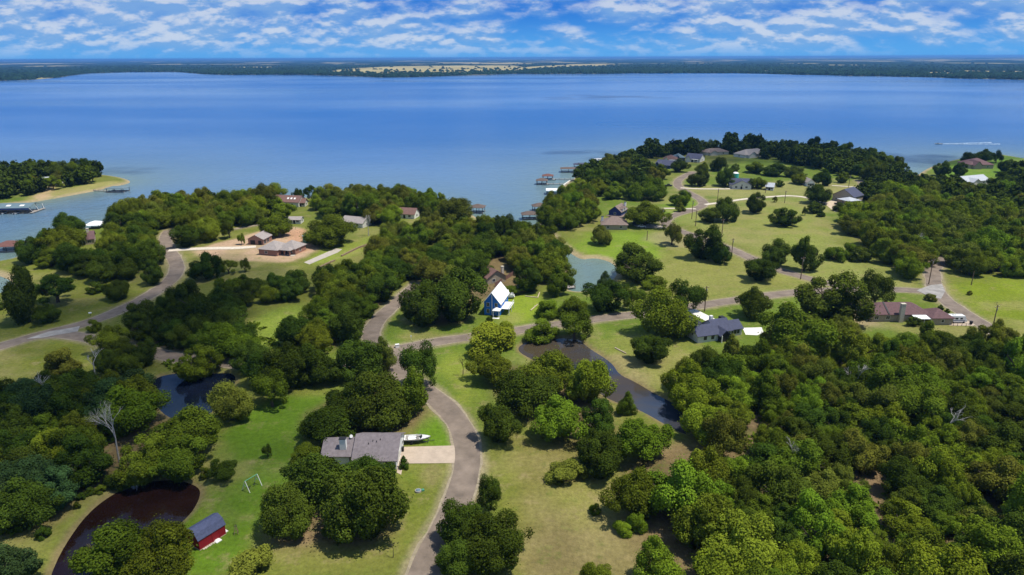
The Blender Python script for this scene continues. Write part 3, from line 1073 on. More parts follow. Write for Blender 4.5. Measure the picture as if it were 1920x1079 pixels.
def crown_mesh(name, seed, kind, leaves, size):
    rs = np.random.RandomState(seed)
    lumps = []      # centre, radius, tint
    if kind == 'dome':          # broad spreading oak, cauliflower outline
        n = rs.randint(46, 60)
        for _ in range(n):
            d = rs.normal(size=3)
            d /= np.linalg.norm(d)
            d[2] = d[2] if d[2] > -0.35 else -d[2]
            k = rs.uniform(0.55, 0.92)
            lumps.append((np.array([d[0] * 4.6 * k, d[1] * 4.6 * k, 4.7 + d[2] * 3.9 * k]), rs.uniform(0.6, 1.35)))
        for _ in range(6):
            lumps.append((np.array([rs.uniform(-2, 2), rs.uniform(-2, 2), rs.uniform(3.5, 6)]), 1.8))
    elif kind == 'round':       # tight round crown down to the grass
        n = rs.randint(28, 36)
        for _ in range(n):
            d = rs.normal(size=3)
            d /= np.linalg.norm(d)
            k = rs.uniform(0.70, 0.84)
            lumps.append((np.array([d[0] * 4.9 * k, d[1] * 4.9 * k, 4.4 + d[2] * 4.1 * k]), rs.uniform(0.9, 1.4)))
        for _ in range(6):
            lumps.append((np.array([rs.uniform(-2, 2), rs.uniform(-2, 2), rs.uniform(2.5, 5.5)]), 2.0))
    elif kind == 'loose':       # open crown on visible limbs
        n = rs.randint(22, 28)
        for _ in range(n):
            d = rs.normal(size=3)
            d /= np.linalg.norm(d)
            d[2] = abs(d[2]) if rs.rand() < 0.8 else d[2] * 0.6
            k = rs.uniform(0.45, 0.9)
            lumps.append((np.array([d[0] * 4.7 * k, d[1] * 4.7 * k, 4.4 + d[2] * 4.2 * k]), rs.uniform(0.7, 1.35)))
    elif kind == 'tall':        # two or three domes heaped on each other
        for k in range(rs.randint(3, 5)):
            c = np.array([rs.uniform(-2.6, 2.6), rs.uniform(-2.6, 2.6), rs.uniform(3.6, 6.4)])
            rr = rs.uniform(2.0, 2.9)
            for _ in range(13):
                d = rs.normal(size=3)
                d /= np.linalg.norm(d)
                lumps.append((c + d * rr * rs.uniform(0.65, 0.85), rs.uniform(0.75, 1.2)))
        lumps.append((np.array([0, 0, 4.0]), 2.2))
    elif kind == 'cone':        # juniper
        for k in range(30):
            t = (k + rs.rand()) / 30
            rr = 4.3 * (1 - t) ** 0.8 * rs.uniform(0.6, 0.9)
            an = rs.uniform(0, 2 * math.pi)
            lumps.append((np.array([rr * math.cos(an), rr * math.sin(an), 0.8 + t * 7.9]), 0.6 + 1.1 * (1 - t)))
        for k in range(6):
            lumps.append((np.array([0, 0, 1.2 + k * 1.1]), 1.7 - k * 0.2))
    elif kind == 'bush':        # scrub mound
        for _ in range(22):
            d = rs.normal(size=3)
            d /= np.linalg.norm(d)
            d[2] = abs(d[2])
            k = rs.uniform(0.45, 0.85)
            lumps.append((np.array([d[0] * 5.0 * k, d[1] * 5.0 * k, 1.2 + d[2] * 6.6 * k]), rs.uniform(0.9, 1.7)))
    # uneven outline: lobes reach out or fall back, a few are missing
    ph = rs.uniform(0, 6.28, 4)
    if kind in ('dome', 'round', 'tall'):
        out = []
        for c, r in lumps:
            a = math.atan2(c[1], c[0])
            k = 1 + 0.16 * math.sin(2 * a + ph[0]) + 0.13 * math.sin(3 * a + ph[1] + c[2] * .4) + rs.uniform(-.1, .1)
            out.append((np.array([c[0] * k, c[1] * k, c[2] + 0.7 * math.sin(a + ph[2]) * (c[2] > 5)]), r * rs.uniform(.75, 1.15)))
        lumps = [l for l in out if rs.rand() > 0.10]
    ctr = np.array([0, 0, 3.6])
    w = np.array([l[1] ** 2 for l in lumps])
    cnt = np.maximum(8, (leaves * w / w.sum()).astype(int))
    Cs, Ns, Ts = [], [], []
    for (c, r), m in zip(lumps, cnt):
        d = rs.normal(size=(int(m * 1.6), 3))
        d /= np.linalg.norm(d, axis=1)[:, None]
        out = (c - ctr) / (np.linalg.norm(c - ctr) + 1e-6)
        keep = (d @ out > -0.45) | (rs.rand(len(d)) < 0.25)
        d = d[keep][:m]
        rad = r * (0.62 + 0.5 * rs.rand(len(d)) ** 0.6)
        # ragged edge: a few sprays stick out
        rad *= np.where(rs.rand(len(d)) < 0.14, rs.uniform(1.05, 1.55, len(d)), 1.0)
        p = c + d * rad[:, None] * np.array([1, 1, 0.86])
        Cs.append(p)
        Ns.append(d * 1.0 + rs.normal(size=d.shape) * 0.45 + np.array([0, 0, 0.35]))
        Ts.append(np.clip(rs.uniform(0.2, 0.8) + rs.normal(size=len(d)) * 0.13, 0, 1))
    C, Nn, T = np.vstack(Cs), np.vstack(Ns), np.concatenate(Ts)
    # true size: spread 5 m, top 9 m
    rad = np.hypot(C[:, 0], C[:, 1])
    C[:, :2] *= 5.0 / np.percentile(rad, 97)
    lo_, hi_ = np.percentile(C[:, 2], 2), np.percentile(C[:, 2], 99.6)
    foot = {'dome': 1.0, 'round': 0.4, 'loose': 2.0, 'tall': 0.8, 'cone': 0.4, 'bush': 0.2}[kind]
    C[:, 2] = foot + (C[:, 2] - lo_) * (9.0 - foot) / (hi_ - lo_)
    if kind in ('dome', 'round', 'tall'):
        t = np.clip((C[:, 2] - foot) / (9.0 - foot), 0, 1)
        C[:, :2] *= (0.72 + 0.28 * np.sin(np.clip(t * 2.2, 0, 1) * math.pi / 2))[:, None] * (1.06 - 0.30 * np.clip(t - .55, 0, 1) ** 1.2)[:, None]
    C[:, 2] = np.maximum(C[:, 2], 0.12)
    V, F, T = leaf_cards(rs, C, Nn, np.full(len(C), size), T)
    me = np_mesh(name, V, F)
    a = me.attributes.new('tint', 'FLOAT', 'FACE')
    a.data.foreach_set('value', T.astype(np.float32))
    return me


def trunk_mesh(name, seed, kind):
    rs = random.Random(seed)
    mb = MB()
    if kind == 'cone':
        mb.tube((0, 0, -0.4), (0, 0, 7.5), 0.22, 0.05, 7)
        return mb.mesh(name)
    if kind == 'bush':
        for k in range(4):
            a = rs.uniform(0, 6.28)
            mb.tube((0, 0, -0.3), (1.6 * math.cos(a), 1.6 * math.sin(a), 3.2), 0.14, 0.06, 5)
        return mb.mesh(name)
    hh = 2.2
    p = Vector((0, 0, -0.5))
    q = Vector((rs.uniform(-.3, .3), rs.uniform(-.3, .3), hh))
    mb.tube(p, q, 0.42, 0.30, 8)
    for k in range(6):
        a = k * 1.05 + rs.uniform(-.3, .3)
        r1 = rs.uniform(1.2, 2.0)
        b = q + Vector((r1 * math.cos(a), r1 * math.sin(a), rs.uniform(1.2, 2.4)))
        mb.tube(q - Vector((0, 0, rs.uniform(0, .5))), b, 0.20, 0.12, 6)
        for j in range(2):
            a2 = a + rs.uniform(-.7, .7)
            c = b + Vector((1.5 * math.cos(a2), 1.5 * math.sin(a2), rs.uniform(.6, 2.0)))
            mb.tube(b, c, 0.11, 0.04, 5)
    return mb.mesh(name)


VAR = {}
NLEAF = {'dome': 27000, 'round': 25000, 'loose': 13500, 'tall': 25000, 'cone': 16000, 'bush': 12000}
for _k, _n in (('dome', 5), ('round', 3), ('loose', 3), ('tall', 4), ('cone', 2), ('bush', 3)):
    VAR[_k] = []
    for _i in range(_n):
        sd = hash((_k == 'dome', len(_k))) % 1000
        sd = {'dome': 10, 'round': 40, 'loose': 70, 'tall': 100, 'cone': 130, 'bush': 160}[_k] + _i
        cm = crown_mesh('crown_' + _k, sd, _k, NLEAF[_k], 0.158 if _k != 'bush' else 0.22)
        cm.materials.append(M['leaf_mid'])
        tm = trunk_mesh('trunk_' + _k, sd, _k)
        tm.materials.append(M['bark'])
        VAR[_k].append((tm, cm))
LOD = {}
for _k in ('dome', 'round', 'tall', 'loose', 'cone'):
    LOD[_k] = []
    for _i in range(3):
        LOD[_k].append(crown_mesh('far_crown', 300 + _i + len(_k), _k, 800, 0.80))

TREE_NAME = {'dome': 'oak_tree', 'round': 'round_oak_tree', 'loose': 'elm_tree', 'tall': 'hackberry_tree', 'cone': 'cedar_tree', 'bush': 'bush'}
RNG = random.Random(77)
TREES = []      # (x, y, radius)


def plant(x, y, r, h, kind, leaf, label, group=None, var=None):
    """one tree: Empty at its foot, trunk and crown"""
    tm, cm = VAR[kind][RNG.randrange(len(VAR[kind])) if var is None else var]
    s = r / 5.0
    o = empty(TREE_NAME[kind], (x, y, zat(x, y) - 0.05), RNG.uniform(0, 6.28), (s * RNG.uniform(.88, 1.12), s * RNG.uniform(.88, 1.12), h / 9.0))
    o.rotation_euler.x, o.rotation_euler.y = RNG.uniform(-.07, .07), RNG.uniform(-.07, .07)
    tag(o, label, 'bush' if kind == 'bush' else 'tree', group)
    t = link('trunk' if kind != 'bush' else 'stem', tm, None, o)
    c = link('crown' if kind != 'bush' else 'foliage', cm, None, o)
    if leaf != 'leaf_mid':
        c.material_slots[0].link = 'OBJECT'
        c.material_slots[0].material = M[leaf]
    TREES.append((x, y, r))
    return o


def tree_box(x0, y0, x1, y1, kind, leaf, label, group=None, var=None):
    """tree from the outline it has in the photograph: foot, spread and height in metres"""
    cx, cy = (x0 + x1) / 2, (y0 + y1) / 2
    w = x1 - x0
    s, de = ppm(cx, y1)
    low = 0.72 if kind != 'loose' else 0.45
    for _ in range(3):          # foot, spread and height that give this outline
        r = 0.5 * w / s
        fy = y1 - low * r * math.sin(de) * s
        s, de = ppm(cx, fy)
    h = ((fy - y0) / s - 0.35 * r * math.sin(de)) / math.cos(de)
    h = min(max(h, 0.9 * r), (2.7 if kind in ('cone', 'loose', 'tall') else 1.85) * r)
    X, Y = at(cx, fy)
    return plant(X, Y, r * 1.04, h, kind, leaf, label, group, var)


def fill_wood(poly, rmin, rmax, kinds, leaves, label, group, seed, pack=0.66, holes=(), hscale=(1.3, 1.8), far=False, minpx=0):
    """trees of a wood, each on its own foot inside the outline of the stand"""
    rs = random.Random(seed)
    W = smooth_closed(pts(poly), 1)
    H = [smooth_closed(pts(h), 1) for h in holes]
    lo, hi = W.min(0), W.max(0)
    area = (hi - lo)[0] * (hi - lo)[1]
    n = int(area / (rmin * rmin) * 3) + 200
    C = np.column_stack([[rs.uniform(lo[0], hi[0]) for _ in range(n)], [rs.uniform(lo[1], hi[1]) for _ in range(n)]])
    C = C[inside(C, W)]
    ok = np.ones(len(C), bool)
    for h in H:
        ok &= ~inside(C, h)
    for nm, line, w, m_ in ROAD_W:
        ok &= line_dist(C, line) > w + 2.4
    ok &= pond_dist(C) > 0.8
    ok &= look(_GL, C) > 1.2
    for (bx, by, br) in KEEP_OUT:
        ok &= np.hypot(C[:, 0] - bx, C[:, 1] - by) > br
    C = C[ok]
    q_ = W[:, 0] / W[:, 1]
    fx0, fx1 = q_.min(), q_.max()
    out = []
    old = np.array(TREES) if TREES else np.zeros((0, 3))
    for x, y in C:
        r = rs.uniform(rmin, rmax)
        if len(old) and (np.hypot(old[:, 0] - x, old[:, 1] - y) < pack * 0.9 * (old[:, 2] + r)).any():
            continue
        if any((x - a) ** 2 + (y - b) ** 2 < (pack * (r + c)) ** 2 for a, b, c in out):
            continue
        out.append((x, y, r))
    for x, y, r in out:
        k = rs.choice(kinds)
        lf = rs.choice(leaves)
        h = r * rs.uniform(*hscale)
        fx = (x / y - fx0) / (fx1 - fx0)
        fy = (y - lo[1]) / (hi[1] - lo[1])
        side = ('left end', 'left middle', 'right middle', 'right end')[min(3, max(0, int(fx * 4)))]
        row = ('front', 'middle', 'back')[min(2, max(0, int(fy * 3)))]
        lb = '%s %s %s, %s rows, %s' % (TONE[lf], SHAPE[k], label, row, side)
        FILLS.append((-r / math.hypot(x, y), x, y, r, h, k, lf, lb, group))
        TREES.append((x, y, r))
    return len(out)


def plant_woods(cap):
    """the trees that show largest one by one; the rest, far off and small, as one mass"""
    FILLS.sort()
    FILLS[:] = [f for f in FILLS if abs(f[1]) < 0.80 * f[2] + 30]
    used, rest = {}, []
    for (_, x, y, r, h, k, lf, lb, g) in FILLS:
        if used.get(k, 0) < cap[k]:
            used[k] = used.get(k, 0) + 1
            TREES.append(None)
            plant(x, y, r, h, k, lf, lb, g)
            TREES.pop()
            TREES.pop()
        else:
            rest.append((x, y, r, h, k))
    print('woods', used, 'rest', len(rest))
    rs = np.random.RandomState(8)
    Vs, Ts = [], []
    for x, y, r, h, k in rest:
        me = LOD[k][rs.randint(3)]
        n = len(me.vertices)
        co = np.empty(n * 3, np.float32)
        me.vertices.foreach_get('co', co)
        co = co.reshape(-1, 3)
        a = rs.uniform(0, 6.283)
        c, s_ = math.cos(a), math.sin(a)
        q = np.column_stack([(co[:, 0] * c - co[:, 1] * s_) * r / 5 + x, (co[:, 0] * s_ + co[:, 1] * c) * r / 5 + y, co[:, 2] * h / 9 + zat(x, y)])
        Vs.append(q)
        Ts.append(np.clip(rs.rand() * .6 + .2 + rs.normal(size=n // 4) * .2, 0, 1))
    V = np.vstack(Vs)
    me = np_mesh('distant_trees', V, np.arange(len(V)).reshape(-1, 4))
    at_ = me.attributes.new('tint', 'FLOAT', 'FACE')
    at_.data.foreach_set('value', np.concatenate(Ts).astype(np.float32))
    tag(link('distant_trees', me, M['leaf_dark']), 'smaller distant trees filling the backs of the woods', 'trees', kind='stuff')


FILLS = []
TONE = {'leaf_dark': 'dark', 'leaf_mid': 'green', 'leaf_bright': 'light green', 'leaf_yellow': 'yellow green', 'leaf_blue': 'bluish', 'leaf_olive': 'olive'}
SHAPE = {'dome': 'broad oak', 'tall': 'heaped oak', 'round': 'round oak', 'bush': 'bush', 'loose': 'open oak', 'cone': 'pointed tree'}
FAR_TREES = []
KEEP_OUT = []


def bare_tree(name, x, y, h, seed, m, label, spread=0.5, depth=4, base_r=None):
    rs = random.Random(seed)
    mb = MB()

    def grow(p, d, ln, r, k):
        q = p + d * ln
        mb.tube(p, q, r, r * 0.68, 5 if k < depth else 6, False)
        if k == 0:
            return
        for j in range(rs.choice((2, 3, 3))):
            nd = (d + Vector((rs.uniform(-1, 1), rs.uniform(-1, 1), rs.uniform(-0.25, 0.55))) * spread * 1.5).normalized()
            grow(q if j else p + d * ln * rs.uniform(.6, .95), nd, ln * rs.uniform(0.62, 0.86), r * 0.60, k - 1)
    o = empty(name, (x, y, zat(x, y)), 0)
    br = base_r or h * 0.022
    mb2 = MB()
    mb2.tube((0, 0, -0.3), (0.1, 0, h * 0.26), br, br * 0.8, 8)
    grow(Vector((0.1, 0, h * 0.25)), Vector((0.05, 0, 1)).normalized(), h * 0.24, br * 0.78, depth)
    mb2.build('trunk', m, o)
    mb.build('branches', m, o)
    tag(o, label, 'tree')
    return o
# ------------------------------------------------------------------ building kit (local x along the front, y to the back)
def gable(o, x0, x1, y0, y1, h, rise, axis, wm, rm, z0=0.0, ov=0.45, th=0.16, wall='wall', roof='roof'):
    """block with a pitched roof; axis = direction of the ridge"""
    mb = MB()
    if axis == 'x':
        ym = (y0 + y1) / 2
        mb.xprism([(y0, z0), (y1, z0), (y1, z0 + h), (ym, z0 + h + rise), (y0, z0 + h)], x0, x1)
        a, b, c0, c1, mid = y0, y1, x0 - ov, x1 + ov, ym
    else:
        xm = (x0 + x1) / 2
        mb.prism([(x0, z0), (x1, z0), (x1, z0 + h), (xm, z0 + h + rise), (x0, z0 + h)], y0, y1)
        a, b, c0, c1, mid = x0, x1, y0 - ov, y1 + ov, xm
    w = mb.build(wall, wm, o)
    k = rise / (mid - a)
    e = z0 + h - ov * k + 0.02
    t = z0 + h + rise + 0.02
    prof = [(a - ov, e), (mid, t), (b + ov, e), (b + ov, e + th), (mid, t + th), (a - ov, e + th)]
    mr = MB()
    (mr.xprism if axis == 'x' else mr.prism)(prof, c0, c1)
    r = mr.build(roof, rm, o)
    return w, r


def hip(o, x0, x1, y0, y1, h, rise, wm, rm, z0=0.0, ov=0.5, wall='wall', roof='roof', ridge=None):
    mb = MB()
    mb.box(x0, y0, z0, x1, y1, z0 + h)
    w = mb.build(wall, wm, o) if wm else None
    X0, X1, Y0, Y1 = x0 - ov, x1 + ov, y0 - ov, y1 + ov
    hz = z0 + h
    L, D = X1 - X0, Y1 - Y0
    ym, xm = (Y0 + Y1) / 2, (X0 + X1) / 2
    if L >= D:
        k = D / 2 if ridge is None else ridge
        a, b = (X0 + k, ym), (X1 - k, ym)
    else:
        k = L / 2 if ridge is None else ridge
        a, b = (xm, Y0 + k), (xm, Y1 - k)
    e = 0.16
    v = [(X0, Y0, hz), (X1, Y0, hz), (X1, Y1, hz), (X0, Y1, hz), (X0, Y0, hz + e), (X1, Y0, hz + e), (X1, Y1, hz + e), (X0, Y1, hz + e),
         (a[0], a[1], hz + e + rise), (b[0], b[1], hz + e + rise)]
    f = [(3, 2, 1, 0), (0, 1, 5, 4), (1, 2, 6, 5), (2, 3, 7, 6), (3, 0, 4, 7)]
    if L >= D:
        f += [(4, 5, 9, 8), (5, 6, 9), (6, 7, 8, 9), (7, 4, 8)]
    else:
        f += [(4, 5, 8), (5, 6, 9, 8), (6, 7, 9), (7, 4, 8, 9)]
    r = MB().add(v, f).build(roof, rm, o)
    return w, r


def opening(o, face, c, z, w, h, at_, kind='window', fm='trim', pm='glass'):
    """window or door on a wall: face S (front, -y), N, W (-x) or E; c along the wall; at_ the wall's plane"""
    t, p = 0.09, 0.06
    f, g = MB(), MB()

    def bx(mb, a0, a1, b0, b1, d0, d1):
        if face == 'S':
            mb.box(a0, at_ - d1, b0, a1, at_ - d0, b1)
        elif face == 'N':
            mb.box(a0, at_ + d0, b0, a1, at_ + d1, b1)
        elif face == 'W':
            mb.box(at_ - d1, a0, b0, at_ - d0, a1, b1)
        else:
            mb.box(at_ + d0, a0, b0, at_ + d1, a1, b1)
    a0, a1, b0, b1 = c - w / 2, c + w / 2, z, z + h
    bx(f, a0 - t, a0, b0 - t, b1 + t, -0.01, p)
    bx(f, a1, a1 + t, b0 - t, b1 + t, -0.01, p)
    bx(f, a0, a1, b1, b1 + t, -0.01, p)
    bx(f, a0, a1, b0 - t, b0, -0.01, p)
    if kind == 'window' and w > 0.9:
        bx(f, (a0 + a1) / 2 - .03, (a0 + a1) / 2 + .03, b0, b1, -0.01, p - .01)
    bx(g, a0, a1, b0, b1, -0.01, 0.02)
    fo = f.build(kind, M[fm], o)
    g.build({'window': 'pane', 'door': 'door_leaf', 'garage_door': 'door_panel'}[kind], M[pm], fo)
    return fo


def chimney(o, x, y, z0, z1, w, d, m, cap='dark'):
    mb = MB().box(x - w / 2, y - d / 2, z0, x + w / 2, y + d / 2, z1)
    c = mb.build('chimney', M[m], o)
    MB().box(x - w / 2 - .08, y - d / 2 - .08, z1, x + w / 2 + .08, y + d / 2 + .08, z1 + .14).build('chimney_cap', M[cap], c)
    return c


def frame2(p0, p1, back=0.0):
    a, b = np.array(at(*p0)), np.array(at(*p1))
    d = b - a
    return a, math.atan2(d[1], d[0]), float(np.linalg.norm(d))


def house(name, label, p0, p1=None, rz=None, keep=9.0, off=None, cat='house', group=None):
    """Empty at the front left ground corner; p0, p1 ground pixels of the front edge"""
    if p1 is not None:
        a, rot, ln = frame2(p0, p1)
    else:
        a, rot, ln = np.array(at(*p0)), 0.0, 10.0
    if rz is not None:
        rot = rz
    o = empty(name, (a[0], a[1], zat(a[0], a[1])), rot)
    tag(o, label, cat, group)
    c, s = math.cos(rot), math.sin(rot)
    ox, oy = off or (ln / 2, 5)
    KEEP_OUT.append((a[0] + c * ox - s * oy, a[1] + s * ox + c * oy, keep))
    return o, ln


def posts(o, lst, z0, z1, r, m, name='post', box=True):
    for x, y in lst:
        mb = MB()
        if box:
            mb.box(x - r, y - r, z0, x + r, y + r, z1)
        else:
            mb.tube((x, y, z0), (x, y, z1), r, r, 7)
        mb.build(name, m, o)


def planks(o, x0, x1, y0, y1, z, m, along='y', w=0.9, name='plank', th=0.08):
    """deck boards, one by one"""
    n = max(2, int(round(((x1 - x0) if along == 'y' else (y1 - y0)) / w)))
    for k in range(n):
        mb = MB()
        if along == 'y':
            a, b = x0 + (x1 - x0) * k / n, x0 + (x1 - x0) * (k + 1) / n - 0.05
            mb.box(a, y0, z - th, b, y1, z)
        else:
            a, b = y0 + (y1 - y0) * k / n, y0 + (y1 - y0) * (k + 1) / n - 0.05
            mb.box(x0, a, z - th, x1, b, z)
        mb.build(name, m, o)


def boathouse(label, px, py, rz, w, d, rm, rise=1.3, eave=3.0, group=None, pier=None, boat=None, deck_m='grey_wood', flat=False):
    """open boat dock on piles with a roof; pier = (length, angle) of the walkway to the shore"""
    x, y = at(px, py, LAKE_Z)
    o = empty('boathouse', (x, y, LAKE_Z), rz)
    tag(o, label, 'boathouse', group or 'boathouses on the lake')
    hw, hd = w / 2, d / 2
    posts(o, [(-hw + .3, -hd + .3), (0, -hd + .3), (hw - .3, -hd + .3), (-hw + .3, hd - .3), (0, hd - .3), (hw - .3, hd - .3)], -2.5, eave, 0.14, M['dark_metal'], 'post')
    MB().box(-hw, -hd, 0.35, hw, -hd + 1.3, 0.6).build('deck', M[deck_m], o)
    MB().box(-hw, hd - 1.3, 0.35, hw, hd, 0.6).build('deck', M[deck_m], o)
    MB().box(hw - 1.3, -hd + 1.35, 0.35, hw, hd - 1.35, 0.6).build('deck', M[deck_m], o)
    MB().box(-hw + .2, -hd + .2, 0.15, hw - .2, -hd + .45, 0.34).build('beam', M['dark'], o)
    if flat:
        gable(o, -hw, hw, -hd, hd, 0.05, 0.45, 'x', M['trim'], M[rm], eave, 0.4, 0.14, 'fascia')
    else:
        hip(o, -hw, hw, -hd, hd, 0.02, rise, None, M[rm], eave, 0.5)
    if pier:
        L, ang = pier
        pe = Matrix.Rotation(ang, 3, 'Z')
        n = int(L / 1.1)
        for k in range(n):
            mb = MB().box(hw + 0.05 + k * 1.1, -0.75, 0.42, hw + k * 1.1 + 1.05, 0.75, 0.55)
            mb.v = [tuple(pe @ (Vector(v) - Vector((hw, 0, 0))) + Vector((hw, 0, 0))) for v in mb.v]
            mb.build('plank', M[deck_m], o)
        for k in range(0, n, 4):
            for sy in (-.7, .7):
                p = pe @ Vector((k * 1.1 + .5, sy, 0)) + Vector((hw, 0, 0))
                MB().tube((p.x, p.y, -2.5), (p.x, p.y, 1.3), 0.09, 0.09, 5).build('pile', M['pole_wood'], o)
    return o


def hull(mb, L, B, D, n=9, z=0.0, bow=0.75):
    """V hull pointing to +x, gunwale at z + D"""
    rings = []
    for k in range(n):
        t = k / (n - 1)
        x = -L / 2 + L * t
        f = 1 - max(0, (t - 0.45) / 0.55) ** 2.2
        b = B / 2 * max(f, 0.03)
        rise = bow * D * max(0, (t - 0.5) / 0.5) ** 2
        top = z + D * (1 + 0.22 * t * t)
        rings.append([(x, -b, top), (x, -b * .88, z + D * .45 + rise * .55), (x, 0, z + rise), (x, b * .88, z + D * .45 + rise * .55), (x, b, top)])
    vs = [p for r in rings for p in r]
    fs = []
    for k in range(n - 1):
        for j in range(4):
            a = k * 5 + j
            fs.append((a, a + 1, a + 6, a + 5))
    fs.append((0, 4, 3, 2, 1))
    mb.add(vs, fs)
    return rings


def motorboat(name, label, x, y, z, rz, L=6.4, B=2.4, trailer=True, top=False, cat='boat'):
    o = empty(name, (x, y, z), rz)
    tag(o, label, cat)
    zb = 0.55 if trailer else -0.25
    mb = MB()
    rings = hull(mb, L, B, 0.95, z=zb)
    hl = mb.build('hull', M['boat_white'], o)
    # dark band along the waterline
    sb = MB()
    for sgn in (0, 4):
        for k in range(len(rings) - 1):
            a, b = Vector(rings[k][sgn]), Vector(rings[k + 1][sgn])
            i = 1 if sgn == 0 else 3
            c, d = Vector(rings[k][i]), Vector(rings[k + 1][i])
            yo = Vector((0, -0.015 if sgn == 0 else 0.015, 0))
            sb.add([a.lerp(c, .55) + yo, b.lerp(d, .55) + yo, b.lerp(d, .98) + yo, a.lerp(c, .98) + yo], [(0, 1, 2, 3)])
    sb.build('stripe', M['boat_dark'], hl)
    dk = MB()
    n = len(rings)
    for k in range(n - 1):
        t = k / (n - 1)
        drop = 0.10 if t > 0.58 or k == 0 else 0.5
        a, b, c, d = rings[k][0], rings[k + 1][0], rings[k + 1][4], rings[k][4]
        s = 0.93
        dk.add([(p[0], p[1] * s, p[2] - drop) for p in (a, b, c, d)], [(0, 1, 2, 3)])
    dk.build('deck', M['boat_white'], o)
    ws = MB()
    zt = zb + 1.05
    for (p, q) in (((0.75, -0.95), (1.25, -0.35)), ((1.25, -0.35), (1.25, 0.35)), ((1.25, 0.35), (0.75, 0.95))):
        ws.add([(p[0], p[1], zt), (q[0], q[1], zt), (q[0] - .3, q[1] * .9, zt + .5), (p[0] - .3, p[1] * .9, zt + .5)], [(0, 1, 2, 3)])
    ws.build('windshield', M['glass'], o)
    for sx, sy in ((0.1, -.55), (0.1, .55)):
        MB().box(sx - .3, sy - .3, zb + .5, sx + .3, sy + .3, zb + .95).box(sx - .3, sy - .3, zb + .95, sx - .16, sy + .3, zb + 1.35).build('seat', M['seat'], o)
    MB().box(-L / 2 + .35, -.85, zb + .5, -L / 2 + .95, .85, zb + .98).build('rear_bench', M['seat'], o)
    MB().box(-L / 2 - .45, -.28, zb + .1, -L / 2 + .02, .28, zb + 1.15).build('outboard_motor', M['dark'], o)
    if trailer:
        t = MB()
        t.box(-2.4, -.75, .38, 2.6, -.63, .5).box(-2.4, .63, .38, 2.6, .75, .5).box(2.6, -.75, .38, 2.72, .75, .5)
        t.box(2.7, -.06, .38, 4.2, .06, .5).box(-1.5, -1.1, .34, -1.3, 1.1, .46)
        tr = t.build('trailer', M['dark_metal'], o)
        for sy in (-1.12, 1.12):
            MB().tube((-1.4, sy - .1, .33), (-1.4, sy + .1, .33), .33, .33, 12).build('wheel', M['rubber'], tr)
    return o


def car(label, px, py, rz, paint, kind='sedan', cat='car', group=None):
    x, y = at(px, py)
    o = empty({'sedan': 'parked_car', 'pickup': 'pickup_truck', 'suv': 'parked_car', 'cart': 'golf_cart'}[kind], (x, y, zat(x, y)), rz)
    tag(o, label, cat, group)
    w = 0.92
    if kind == 'pickup':
        body = [(-2.7, .45), (2.7, .45), (2.72, .95), (1.45, 1.1), (-2.7, 1.1)]
        cab = [(-.75, 1.1), (1.4, 1.1), (.75, 1.8), (-.6, 1.8)]
        wx = (-1.75, 1.75)
    else:
        body = [(-2.3, .4), (2.3, .4), (2.35, .8), (1.2, 1.0), (-2.1, 1.02), (-2.35, .75)]
        cab = [(-1.9 if kind == 'suv' else -1.5, 1.0), (1.2, 1.0), (.55, 1.55), (-1.2, 1.6)]
        wx = (-1.4, 1.4)
    MB().prism(body, -w, w).build('body', M[paint], o)
    cb = MB().prism(cab, -w * .86, w * .86).build('cabin', M[paint], o)
    xs = [p[0] for p in cab]
    g = MB()
    zt = cab[2][1]
    zb = cab[0][1]
    for sy in (-1, 1):
        yy = sy * (w * .86 + .012)
        q = [(cab[0][0] + .25, zb + .08), (cab[1][0] - .25, zb + .08), (cab[2][0] - .08, zt - .12), (cab[3][0] + .1, zt - .12)]
        g.add([(a, yy, b) for a, b in q], [(0, 1, 2, 3)])
    g.add([(cab[1][0] - .02, -.7, zb + .06), (cab[1][0] - .02, .7, zb + .06), (cab[2][0] + .06, .62, zt - .08), (cab[2][0] + .06, -.62, zt - .08)], [(0, 1, 2, 3)])
    g.build('window', M['glass'], cb)
    for sx in wx:
        for sy in (-w, w):
            MB().tube((sx, sy - .11, .36), (sx, sy + .11, .36), .36, .36, 12).build('wheel', M['rubber'], o)
    return o


def power_pole(px, py, h, label, arm=True, rz=0.0):
    x, y = at(px, py)
    o = empty('utility_pole', (x, y, zat(x, y)), rz)
    tag(o, label, 'utility pole', 'wooden utility poles along the lanes')
    MB().tube((0, 0, -.5), (0, 0, h), 0.21, 0.14, 8).build('pole', M['pole_wood'], o)
    if arm:
        c = MB().box(-1.2, -.07, h - .75, 1.2, .07, h - .6).build('crossarm', M['pole_wood'], o)
        for sx in (-1.05, 0, 1.05):
            MB().tube((sx, 0, h - .6), (sx, 0, h - .38), .06, .04, 6).build('insulator', M['trim'], c)
        MB().tube((.32, 0, h - 2.1), (.32, 0, h - 1.25), .17, .17, 8).build('transformer', M['car_silver'], o)
    return o
